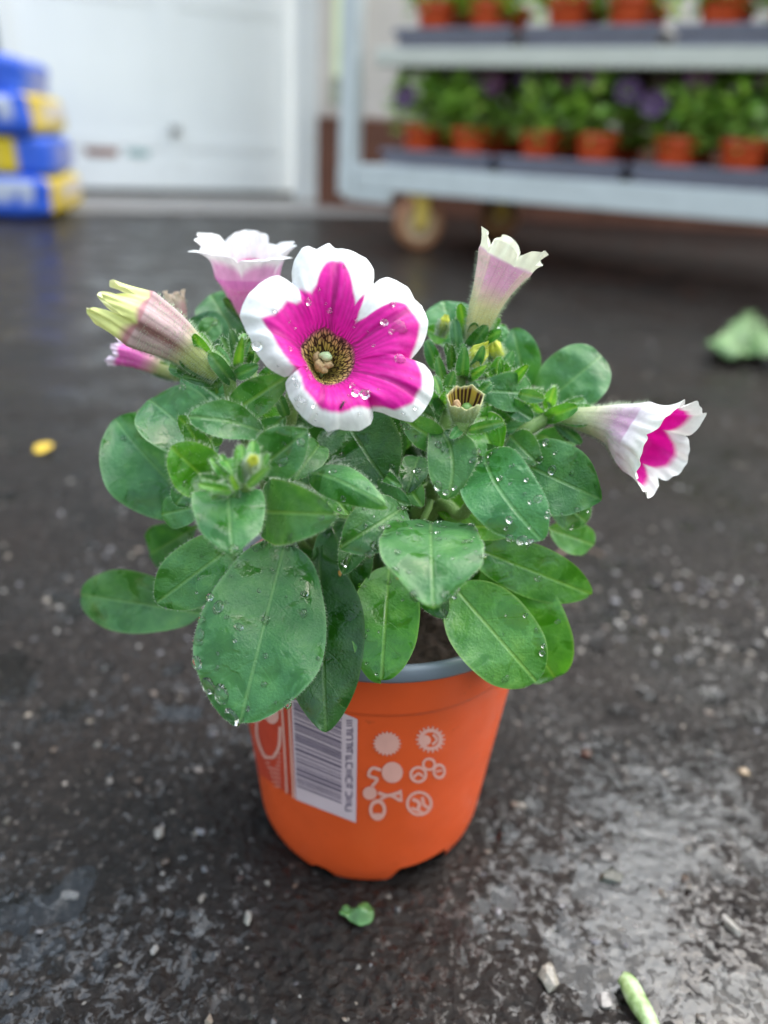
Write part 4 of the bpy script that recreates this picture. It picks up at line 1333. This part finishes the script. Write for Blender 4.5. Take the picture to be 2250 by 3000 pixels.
# spent flower: cut tube with striped inside
def spent():
    c = at(1005, 858, -.046); v = nrm(CAM - c)
    n = nrm(v * .60 + np.array([0, 0, 1.0])); e1 = nrm(_r - n * (_r @ n)); e2 = np.cross(n, e1)
    th = np.linspace(0, 2 * math.pi, 72, endpoint=False)
    V, C = [], []
    rim = 1 + .05 * np.sin(th * 2 + 1) + .03 * np.sin(th * 7) + .015 * np.sin(th * 17)
    for r, h, cc in ((.0016, -.011, GRN), (.0028, -.008, (.24, .38, .12)), (.0040, -.004, (.34, .46, .18)), (.0046, 0, (.50, .56, .28)), (.0043, .0001, (.50, .44, .22))):
        V.append(c + n * h + np.outer(.00028 * (h > -.001) * (np.sin(th * 6 + 1) + .7 * np.sin(th * 13)), n) + (r * rim)[:, None] * (np.cos(th)[:, None] * e1 + np.sin(th)[:, None] * e2)); C.append(np.tile(cc, (72, 1)))
    strip = vnoise(th * 5.2 + 3, th * 0 + 2.5, 6) + .25 * np.sin(th * 23) > .42
    for r, h in ((.0041, -.0010), (.0037, -.003), (.0028, -.0055), (.0008, -.007)):
        V.append(c + n * h + (r * rim)[:, None] * (np.cos(th)[:, None] * e1 + np.sin(th)[:, None] * e2))
        C.append(np.where(strip[:, None], np.array((.05, .012, .01)), np.array((.55, .40, .07))))
    V = np.array(V)
    o = link('spent_flower', mk(V.reshape(-1, 3) - PZ, grid_faces(len(V), 72, True), col=np.concatenate(C), name='spent_flower'), PETAL, plant, label='cut flower tube with brown striped inside')
    Vb, Fb = blob_mesh(.0022, 9, 3, (.8, 1, 1.3), .2)
    link('ovary', mk(Vb + c - n * .0058 + e1 * .0006 - PZ, Fb, name='ovary'), CORE, o)
    Vb, Fb = blob_mesh(.0012, 12, 3, (1.2, .8, 1.4), .5)
    link('anther', mk(Vb + c - n * .0030 - e1 * .0022 - e2 * .0003 - PZ, Fb, name='anther'), simple('dried_anther', (.46, .30, .16), .8, .3, 900), o)
    for k in range(900):
        i, j = random.choice((1, 2, 3)), random.randrange(72)
        a = random.random(); p = V[i, j] * a + V[i - 1, j] * (1 - a)
        d = nrm(p - c - n * ((p - c) @ n)); HAIR.add(p, d + RNG.normal(0, .2, 3), .0012 * random.uniform(.5, 1.2))


spent()
link('hairs', mk(np.array(HAIR.V) - PZ, np.array(HAIR.F), smooth=False, name='hairs'), HAIRM, plant, kind='stuff')
link('water_droplets', mk(np.array(DV) - PZ, DF, name='water_droplets'), DROP, plant, kind='stuff')

# tiny insect
Vb, Fb = blob_mesh(.00045, 2, 1, (.7, .7, 3.0), .1)
ins = simple('insect_black', (.012, .01, .01), .4)
q = Vector(tuple(nrm(.75 * _u + .4 * _r))).to_track_quat('Z', 'Y').to_matrix()
bm_ = MB(); bm_.add(Vb @ np.array(q).T, Fb)
for sx_ in (-1, 1):
    for k in (-.6, 0, .6):
        a = (np.array(q) @ np.array([0, 0, k * .001])); bvec = np.array(q) @ np.array([sx_ * .0011, .0002, k * .0018])
        bm_.tube([a, bvec], .00006, 4)
bug = bm_.build('insect', ins, None, True, label='tiny black insect on the lower petal of the large flower', cat='insect')
bug.location = tuple(bug_p)

# ------------------------------------------------------------------ debris on the ground
def scrap_leaf(name, label, cat, outline, z0, mat, bump_=.006, thick=.0006, center=None, seed=0):
    """torn piece of leaf lying on the ground, outline in world xy"""
    O = np.array(outline, float)
    O = spline(list(O) + [O[0]], 73)[:-1]; c = O.mean(0)
    rings = []
    for k in (1.0, .9, .78, .64, .5, .36, .22, .08):
        P = c + (O - c) * k
        z = height(P[:, 0], P[:, 1]) + z0 + bump_ * (fbm(P[:, 0] / .022 + seed, P[:, 1] / .022, 60 + seed, 3) ** 1.5 * 1.4) * (1.15 - k * .75)
        rings.append(np.column_stack([P, z]))
    V = np.concatenate(rings); F = [tuple(f) for f in grid_faces(8, len(O), True)]; F.append(tuple(7 * len(O) + i for i in range(len(O))))
    me = mk(V - np.array([c[0], c[1], 0]), F, name=name)
    o = link(name, me, mat, None, label, cat); o.location = (c[0], c[1], 0)
    md = o.modifiers.new('t', 'SOLIDIFY'); md.thickness = thick
    return o


LETT = simple('pale_green_leaf', (.13, .22, .085), .5, .4, 60, .4, .001)
gpt = lambda x, y, z=0: ground(x, y, z)[:2]
scrap_leaf('fallen_leaf', 'crumpled pale green leaf scrap lying on the ground at the right', 'leaf',
           [gpt(1516, 778), gpt(1545, 760), gpt(1562, 735), gpt(1585, 722), gpt(1605, 700), gpt(1630, 690), gpt(1622, 715), gpt(1645, 735), gpt(1640, 760), gpt(1685, 785), gpt(1655, 800), gpt(1612, 785), gpt(1585, 795), gpt(1550, 788)], .004, LETT, .045, .001, seed=3)
c = ground(93, 971); rr_ = .0062
scrap_leaf('fallen_petal', 'small yellow petal lying on the asphalt at the left', 'petal',
           [(c[0] + rr_ * 1.1 * math.cos(a) * (1 + .15 * math.sin(3 * a)), c[1] + rr_ * 1.6 * math.sin(a)) for a in np.linspace(0, 6.28, 14, endpoint=False)], .002, simple('yellow_petal', (.60, .40, .04), .5), .004, .0006)
scrap_leaf('leaf_scrap', 'torn bit of green leaf on the ground before the pot', 'leaf',
           [gpt(733, 1988), gpt(745, 1972), gpt(768, 1985), gpt(785, 1965), gpt(803, 1978), gpt(802, 2000), gpt(780, 2010), gpt(755, 2000)], .001, simple('torn_green', (.06, .15, .04), .35, .3, 300), .003, .0005)
# green pod lying at the lower right
pts = [ground(1342, 2110, .0032), ground(1358, 2125, .0032), ground(1376, 2160, .0034), ground(1402, 2205, .0034), ground(1430, 2262, .003)]
P = spline(pts, 18); Rr = .0034 * np.sin(np.clip(np.linspace(.12, 1.0, 18), 0, 1) * math.pi * .86 + .2) ** .6
V, F = tube_arrays(P, Rr, 14); c = P.mean(0); V = (V - c); V[:, 2] *= .75
podm, nt, b = newmat('green_pod'); g = NG(nt)
tc = g.n('TexCoord').outputs['Object']
g.l(g.ramp(g.noise(tc, 260, 4), [(.3, (.10, .17, .04)), (.5, (.24, .33, .14)), (.7, (.40, .48, .30))]), b.inputs['Base Color'])
b.inputs['Roughness'].default_value = .25
o = link('green_pod', mk(V, F, name='green_pod'), podm, None, 'pale green pod lying in the puddle at the lower right', 'pod'); o.location = tuple(c)
# twig at the right behind the leaves
P = spline([ground(1195, 1205, .004), ground(1225, 1188, .007), ground(1255, 1182, .006), ground(1305, 1200, .003)], 14); c = P.mean(0)
bm_ = MB(); bm_.tube(P - c, np.linspace(.0012, .0006, 14), 6)
P2 = spline([P[6] - c, ground(1240, 1160, .008) - c], 6); bm_.tube(P2, .0005, 5)
o = bm_.build('twig', simple('twig_brown', (.20, .13, .09), .6), None, True, label='thin dry brown twig on the ground right of the pot', cat='twig'); o.location = tuple(c)
# larger single stones
for nm, x, y, r, colr, lb, sq in (('pebble', 1185, 2112, .0042, (.50, .45, .38), 'cream pebble lying in wet patch left of the green pod', (1.3, .9, .6)),
                                  ('pebble', 1578, 2010, .0028, (.62, .58, .52), 'slim white stone chip near the lower right corner', (1.9, .7, .6)),
                                  ('pebble', 535, 1985, .0022, (.50, .46, .40), 'white pebble left of the torn green scrap', (1.5, .8, .6)),
                                  ('pebble', 345, 1800, .0024, (.42, .38, .33), 'cream pebble beside the wet patch left of the pot', (1.4, .9, .6)),
                                  ('pebble', 150, 1930, .0026, (.36, .33, .30), 'pale grey pebble near the left edge of the picture', (1.5, .9, .5)),
                                  ('pebble', 1265, 1625, .0032, (.16, .075, .05), 'reddish brown stone right of the pot', (1.2, .9, .7)),
                                  ('pebble', 1605, 1672, .0024, (.50, .33, .17), 'tan orange pebble at the right edge', (1, 1, .7)),
                                  ('pebble', 1320, 1895, .0042, (.035, .04, .02), 'dark mossy stone in the grey wet patch', (1.3, .9, .6)),
                                  ('pebble', 1305, 2160, .003, (.40, .37, .35), 'pale stone close to the tip of the green pod', (1.2, .9, .6))):
    p = ground(x, y); z = float(height(np.array([p[0]]), np.array([p[1]]))[0])
    Vb, Fb = chip_mesh(r, int(x), sq, 22)
    colr = tuple(c_ * .42 for c_ in colr)
    a = (x * 7 % 10) / 3
    Rm = np.array([[math.cos(a), -math.sin(a), 0], [math.sin(a), math.cos(a), 0], [0, 0, 1]])
    o = link(nm, mk(Vb @ Rm.T, Fb, name=nm, smooth=False), simple('stone_%d' % x, colr, .3, .35, 700, .6, .0006), None, lb, 'pebble', 'loose pebbles'); o.location = (p[0], p[1], z + r * .25)

# ------------------------------------------------------------------ background: building, door
WHITEP = simple('white_paint', (.89, .89, .88), .45, .02, 6, .4, 0, dirt=((.70, .68, .64), .30, 3.0))
CREAMP = simple('cream_render', (.66, .58, .54), .7, .08, 8, .3, .002)
BROWNP = simple('red_brown_paint', (.14, .055, .035), .6, .2, 14, .3, .001)
CONC = simple('concrete', (.20, .185, .175), .45, .15, 12, .4, .001)
DARK = simple('dark_gap', (.02, .02, .022), .8, .2, 20)
GREYW = simple('grey_green_wall', (.26, .28, .26), .7, .1, 6)

dA, dB = np.array([-1.30, 2.645]), np.array([-.37, 3.10])
du = nrm(dB - dA); dang = math.atan2(du[1], du[0])
DL = np.linalg.norm(dB - dA)
# concrete threshold slab
slab = empty('threshold', (dA[0], dA[1], 0), 'grey wet concrete threshold in front of the white door', 'threshold', rz=dang)
m = MB(); m.box(-.5, DL + .10, -.60, .02, -.05, .012, .006); m.build('slab', CONC, slab)
m = MB(); m.box(-.5, DL + .10, -.62, -.603, -.05, .002); m.build('joint', DARK, slab)
door = empty('white_door', (dA[0], dA[1], .012), 'wide white painted wooden door with horizontal rail, closed', 'door', rz=dang)
W_ = DL
m = MB(); m.box(0, W_, .03, .05, .0, .016); m.build('gap_shade', DARK, door)  # dark strip stands in for the shade under the door
m = MB(); m.box(.0, W_ - .01, .0, .045, .018, 2.1, .004); m.build('leaf_panel', WHITEP, door)
for i, (x0, x1) in enumerate(((.02, .10), (.47, .55), (W_ - .10, W_ - .02))):
    m = MB(); m.box(x0, x1, -.0035, -.001, .02, 2.05, .001); m.build('stile', WHITEP, door)
for z0, z1 in ((.02, .115), (.155, .20), (.60, .68), (1.2, 1.28)):
    for x0, x1 in ((.103, .467), (.553, W_ - .103)):
        m = MB(); m.box(x0, x1, -.003, -.001, z0, z1, .001); m.build('rail', WHITEP, door)
RUST = simple('rust_stain', (.30, .13, .09), .7, .3, 30); TEAL = simple('teal_paint', (.32, .47, .46), .6, .2, 30)
m = MB(); m.box(.20, .31, -.006, -.001, .125, .150, .003); m.build('rusty_patch', RUST, door)
m = MB(); m.box(.345, .42, -.006, -.001, .128, .150, .003); m.build('teal_patch', TEAL, door)
m = MB(); m.box(.50, .535, -.030, -.014, .205, .235, .005); m.build('bolt', simple('bolt_grey', (.3, .3, .3), .4, metallic=.7), door)
# grey wall left of the door
lw = empty('side_wall', (dA[0], dA[1], 0), 'grey green wall left of the white door', 'wall', rz=dang)
m = MB(); m.box(-2.6, -.03, -.02, .2, -.05, 2.6, .01); m.build('wall_face', GREYW, lw)
m = MB(); m.box(-.028, -.002, -.05, .1, .0, 2.3, .004); m.build('door_post', WHITEP, lw)
# right door post and the painted wall behind the trolley
pw_ = empty('painted_wall', (-.300, 2.72, 0), 'cream wall with red brown base behind the plant trolley', 'wall')
m = MB(); m.box(.0, 4.2, .02, .25, .30, 2.8, .004); m.build('cream_face', CREAMP, pw_)
m = MB(); m.box(.0, 4.2, .0, .018, -.05, .297, .004); m.build('brown_base', BROWNP, pw_)
dp = empty('door_frame', (-.352, 2.985, 0), 'white painted door frame post beside the brown wall base', 'door frame')
m = MB(); m.box(-.062, .060, .0, .05, .0, 2.4, .006); m.build('post', WHITEP, dp)
m = MB(); m.box(-.064, .062, -.005, -.001, .0, .05, .002); m.build('plinth', WHITEP, dp)
yp = empty('yellow_post', (-.222, 2.63, .33), 'pale yellow green upright strip above the brown wall base', 'post')
m = MB(); m.box(-.022, .022, .0, .03, .08, 2.0, .006); m.build('strip', simple('pale_yellow', (.82, .86, .55), .4, .05, 10), yp)
m = MB(); m.box(-.03, .03, .005, .04, .0, .078, .006); m.build('bracket', simple('olive_grey', (.38, .38, .28), .5), yp)

# ------------------------------------------------------------------ compost bags
def bag_mesh(flip, seed):
    nx, ny, nz = 60, 40, 14
    Lx, Ly, Lz = .62, .40, .107
    V, C, F = [], [], []
    # superellipsoid pillow
    nu_, nv_ = 120, 48
    for j in range(nv_ + 1):
        ph = -math.pi / 2 + math.pi * j / nv_
        for i in range(nu_):
            a = 2 * math.pi * i / nu_
            se = lambda x, e: math.copysign(abs(x) ** e, x)
            x = se(math.cos(a), .14) * se(math.cos(ph), .2); y = se(math.sin(a), .14) * se(math.cos(ph), .2); z = se(math.sin(ph), .3)
            w = vnoise(np.array([x * 3 + seed]), np.array([y * 3 + z * 2 + seed]), seed)[0] - .5
            V.append((x * Lx / 2 * (1 + .03 * w), y * Ly / 2 * (1 + .04 * w), z * Lz / 2 * (1 + .10 * w) + Lz / 2))
            blue = (.03, .11, .62); yel = (.74, .52, .012); wh = (.55, .58, .72); pk = (.70, .60, .52)
            c = blue
            X, Y = x * Lx / 2, y * Ly / 2; Z = z
            front = y < -.9; right = x > .9
            if front:
                s_ = X   # -.31..+.31, right end is the corner
                if flip:
                    if s_ < .235 and -.85 < Z < .9: c = yel
                    if s_ < .19 and -.9 < Z < .35: c = pk
                else:
                    if s_ < .265 and -.35 + .5 * max(0, s_) < Z < .72: c = wh if vnoise(np.array([s_ * 40]), np.array([Z * 3.0]), 3)[0] > .25 else blue
            elif right:
                if flip:
                    if -.13 < Y < .16 and -.6 < Z < .45: c = (.22, .24, .55)
                else:
                    if -.19 < Y < .2: c = yel
                    if -.02 < Y < .2 and -.1 < Z < .55: c = pk
            else:
                if abs(X) < .2 and abs(Y) < .12: c = yel if not flip else wh
            C.append(c)
    return mk(np.array(V), grid_faces(nv_ + 1, nu_, True), col=np.array(C), name='compost_bag')


BAGM = colmat('printed_plastic', .42, .45, bump=.004, bscale=18)
bdir = math.radians(10)
ux, uy = np.array([math.cos(bdir), math.sin(bdir)]), np.array([-math.sin(bdir), math.cos(bdir)])
corner = np.array([-.925, 1.955])
names = ['bottom bag of the blue and yellow compost bag stack', 'second bag from the bottom with yellow panel facing front',
         'third bag from the bottom, pale print in front and yellow end', 'topmost bag of the blue and yellow stack']
for k in range(4):
    me = bag_mesh(k % 2 == 1, k + 2)
    o = link('compost_bag', me, BAGM, None, names[k], 'bag', 'stacked compost bags')
    cc = corner - ux * (.31 + .012 * k + (.02 if k == 3 else 0)) + uy * (.20 + (.01 if k % 2 else 0))
    o.location = (cc[0], cc[1], .003 + k * .0985)
    o.rotation_euler = (0, .0 if k < 3 else .05, bdir + (.03 if k % 2 else -.02))

# ------------------------------------------------------------------ plant trolley
CA = math.radians(-27.8)
c0 = np.array([-.115, 1.79])
GALV = simple('galvanised_steel', (.64, .67, .70), .45, .08, 20, .5)
WHITEB = simple('white_shelf_edge', (.66, .65, .60), .5, .06, 12, .4, 0, dirt=((.40, .16, .07), .30, 9.0))
cart = empty('plant_trolley', (c0[0], c0[1], 0), 'grey metal plant trolley on casters with shelves of potted plants', 'trolley', rz=CA)
CL, CW = 1.42, .565


def cpart(name, mat, *boxes, bev=.003, smooth=False, parent=cart):
    m = MB()
    for bx_ in boxes: m.box(*bx_, bev)
    return m.build(name, mat, parent)


cpart('base_beam', GALV, (.003, CL, 0, .03, .128, .184))
cpart('base_beam', GALV, (.003, CL, CW - .03, CW, .128, .184))
cpart('base_deck', simple('plywood_grey', (.10, .095, .09), .6), (.05, CL, .032, CW - .032, .150, .168))
cpart('end_plate', GALV, (-.047, .0, -.002, CW + .002, .112, .180))
cpart('bumper', GALV, (-.03, .10, .002, .028, .100, .1265))
cpart('shelf_edge', WHITEB, (.045, CL, 0, .022, .388, .424))
cpart('shelf_deck', simple('shelf_wood', (.16, .10, .07), .6), (.045, CL, .024, CW, .392, .416))
for x0 in (-.047, CL):
    for y0 in (0.0, CW - .04):
        cpart('upright', GALV, (x0, x0 + .045, y0, y0 + .038, .1805, 1.7))
WHEELM = simple('orange_brown_rubber', (.36, .16, .085), .45, .2, 30); HUBM = simple('tan_hub', (.52, .36, .22), .5, .2, 40); FORK = simple('yellow_zinc', (.72, .52, .12), .35, .15, 30, metallic=.3)
for (wx_, wy_, rz) in ((.162, .040, 42), (.20, CW - .09, 40), (CL - .15, .075, 20), (CL - .15, CW - .09, 70)):
    Mz = Matrix.Rotation(math.radians(rz), 4, 'Z')
    def place(o):
        o.location = (wx_, wy_, 0); o.rotation_euler = (0, 0, math.radians(rz)); return o
    a = np.linspace(0, 2 * math.pi, 40, endpoint=False)
    def wheel(prof):
        V = np.concatenate([np.stack([r * np.cos(a), np.full(40, y), r * np.sin(a) + .061], -1) for r, y in prof])
        return V, grid_faces(len(prof), 40, True)
    V, F = wheel([(.040, -.014), (.056, -.017), (.061, -.009), (.061, .009), (.056, .017), (.040, .014)])
    tyre = place(link('wheel', mk(V, F, name='wheel'), WHEELM, cart))
    V, F = wheel([(.002, -.016), (.012, -.018), (.014, -.009), (.036, -.008), (.042, -.0145), (.042, .0145), (.036, .008), (.014, .009), (.012, .018), (.002, .016)])
    h_ = link('hub', mk(V, F, name='hub'), HUBM, tyre)
    m = MB(); m.box(-.016, .016, -.026, -.020, .052, .126, .002); m.box(-.016, .016, .020, .026, .052, .126, .002); m.box(-.03, .03, -.026, .026, .1185, .1275, .002)
    place(m.build('fork', FORK, cart))

# trays
TRAYM = simple('tray_plastic', (.20, .20, .28), .35, .1, 30)


def tray_mesh(w, d, h):
    m = MB(); t = .004
    m.box(0, w, 0, d, 0, .006)
    m.box(0, w, 0, t, .0062, h); m.box(0, w, d - t, d, .0062, h)
    m.box(0, t, t + .0002, d - t - .0002, .0062, h); m.box(w - t, w, t + .0002, d - t - .0002, .0062, h)
    m.box(-.008, w + .008, -.008, .0, h - .012, h + .001, .002); m.box(-.008, w + .008, d, d + .008, h - .012, h + .001, .002)
    return mk(np.concatenate(m.V), m.F, smooth=False, name='tray')


TM = tray_mesh(.262, .40, .032); TM.materials.append(TRAYM)


def cpt(s, d, z):
    return (c0[0] + math.cos(CA) * s - math.sin(CA) * d, c0[1] + math.sin(CA) * s + math.cos(CA) * d, z)


ordn = ['first', 'second', 'third', 'fourth']
POTM = simple('orange_pot_plastic', (.74, .10, .028), .38, .08, 40)
V, F = lathe([(.026, 0), (.028, .002), (.036, .062), (.0365, .064), (.0395, .0645), (.0402, .068), (.0402, .078), (.0390, .079), (.0375, .0785), (.0365, .066), (.034, .064), (.0005, .064)], 36)
SM_POT = mk(V, F, name='small_pot'); SM_POT.materials.append(POTM)
BGLEAF = []
for nm, cc in (('a', (.28, .46, .10)), ('b', (.38, .55, .18)), ('c', (.18, .34, .07))):
    m_ = simple('trolley_leaf_' + nm, cc, .5, .35, 60, .4)
    nt = m_.node_tree; t_ = nt.nodes.new('ShaderNodeBsdfTranslucent'); t_.inputs[0].default_value = (cc[0] * 2, cc[1] * 1.8, cc[2], 1)
    x_ = nt.nodes.new('ShaderNodeMixShader'); x_.inputs[0].default_value = .42
    nt.links.new(nt.nodes['Principled BSDF'].outputs[0], x_.inputs[1]); nt.links.new(t_.outputs[0], x_.inputs[2]); nt.links.new(x_.outputs[0], nt.nodes['Material Output'].inputs['Surface'])
    BGLEAF.append(m_)


def bush_mesh(seed, wide, tall, n=300):
    rs = random.Random(seed); V, F = [], []; k = 0; MI = []
    for q in range(n):
        th = rs.uniform(0, 6.283); z = rs.random() ** .8; rmax = wide * math.sin(math.pi * (.18 + .72 * z)) ** .7
        r = rmax * rs.random() ** .45
        p = np.array([r * math.cos(th), r * math.sin(th), tall * z])
        d = nrm(np.array([math.cos(th), math.sin(th), rs.uniform(-.4, .8)]) + RNG.normal(0, .35, 3))
        L = rs.uniform(.020, .038); w = L * rs.uniform(.28, .42)
        s = nrm(np.cross(d, (0, 0, 1)) + RNG.normal(0, .25, 3)); n_ = np.cross(s, d)
        pts = [p, p + d * L * .35 + s * w * .8 + n_ * w * .25, p + d * L * .7 + s * w * .75 + n_ * w * .2, p + d * L - n_ * w * .3, p + d * L * .7 - s * w * .75 + n_ * w * .2, p + d * L * .35 - s * w * .8 + n_ * w * .25, p + d * L * .5]
        pts = [x - np.array([0, 0, .012]) for x in pts]
        V += pts; F += [(k + 6, k + i, k + (i + 1) % 6) for i in range(6)]; k += 7
        mi = rs.choices((0, 1, 2), (5, 3, 4))[0]; MI += [mi] * 6
    me = mk(np.array(V), F, name='foliage', midx=MI)
    for m_ in BGLEAF: me.materials.append(m_)
    return me


BUSH = [bush_mesh(s, w, t) for s, w, t in ((1, .070, .128), (2, .066, .120), (3, .072, .132))]
VIOLET = simple('dark_purple_petal', (.045, .007, .06), .5, .3, 60); MAUVE = simple('plum_petal', (.08, .012, .06), .5, .3, 60)


def bloom_mesh(seed):
    rs = random.Random(seed); m = MB()
    for k in range(5):
        a = k * 1.2566 + rs.uniform(-.2, .2)
        ring = []
        for i in range(7):
            for j in range(5):
                u, v = i / 6, (j / 4 - .5) * 2
                r = .003 + .024 * u; w = .017 * math.sin(math.pi * (.15 + .75 * u)) * v
                x, y = r * math.cos(a) - w * math.sin(a), r * math.sin(a) + w * math.cos(a)
                ring.append((x, y, .006 * u + .003 * math.sin(u * 5 + v * 3 + seed)))
        m.add(ring, grid_faces(7, 5))
    return mk(np.concatenate(m.V), m.F, name='bloom')


BLOOM = [bloom_mesh(1), bloom_mesh(2)]; BLOOM[0].materials.append(VIOLET); BLOOM[1].materials.append(MAUVE)


def potted(s, d, z, k, plabel, flabel, blooms=(), scale=1.0):
    p = link('small_pot', SM_POT, None, None, plabel, 'flower pot', 'small orange pots on the trolley')
    p.location = cpt(s, d, z); p.rotation_euler = (0, 0, k * 1.3); p.scale = (scale * 1.16, scale * 1.16, scale)
    e = empty('trolley_plant', cpt(s, d, z + .066 * scale), flabel, 'potted plant', 'leafy plants on the trolley', rz=k * .9)
    f = link('foliage', BUSH[k % 3], None, e)
    for i, (bs, bd, bz) in enumerate(blooms):
        b_ = link('bloom', BLOOM[(i + k) % 2], None, e)
        w = Vector(cpt(s + bs, d + bd, bz)) - Vector(cpt(s, d, z + .066 * scale))
        b_.location = Matrix.Rotation(-(k * .9), 3, 'Z') @ w
        b_.rotation_euler = (1.2, 0, CA - k * .9 + .3 * i)
        V_ = BLOOM[(i + k) % 2]
    return e


zl, zu = .1855, .4260
for lev, (zz, nm) in enumerate(((zl, 'lower'), (zu, 'upper'))):
    for i in range(4):
        s0 = (.075 if lev == 0 else .095) + i * (.292 if lev == 0 else .300)
        t = link('seed_tray', TM, None, None, 'dark plastic tray, %s from the left on the %s trolley shelf' % (ordn[i], nm), 'tray', 'plant trays on the trolley')
        t.location = cpt(s0, .012, zz + .002); t.rotation_euler = (0, 0, CA)
        for q in range(2):
            idx = i * 2 + q
            words = ['first', 'second', 'third', 'fourth', 'fifth', 'sixth', 'seventh', 'eighth'][idx]
            bl = ()
            if lev == 0:
                bl = {0: ((.0, -.085, .325),), 1: ((.055, -.03, .358), (.02, -.02, .372)), 2: ((-.03, -.03, .372), (.05, -.02, .374)), 3: ((-.01, -.04, .372), (.06, -.05, .348)), 4: ((-.045, -.075, .325), (.02, -.04, .370)), 5: ((.02, -.03, .374),), 6: ((-.062, -.06, .355), (-.01, -.05, .368)), 7: ((.0, -.075, .362), (.05, -.06, .35))}[idx]
            potted(s0 + .068 + q * .126, .062, zz + .0085, idx + lev * 3,
                   'small orange pot, %s from the left on the %s trolley shelf' % (words, nm),
                   'leafy green plant in the %s orange pot from the left, %s trolley shelf' % (words, nm), bl, 1.0)
        # a row behind
        word = ordn[i]
        for row, dd in (('middle', .185), ('back', .305)):
            if row == 'back' and lev == 1: continue
            for q, sd_ in enumerate(('left', 'right')):
                potted(s0 + .066 + q * .13, dd, zz + .0085, i * 2 + q + 1 + lev, 'small orange pot in the %s row, %s side of the %s tray, %s shelf' % (row, sd_, word, nm),
                       'leafy plant in the %s row, %s side of the %s tray, %s shelf' % (row, sd_, word, nm), ((-.02, -.02, zz + .186), (.04, -.02, zz + .18)) if lev == 0 and row == 'middle' else ())
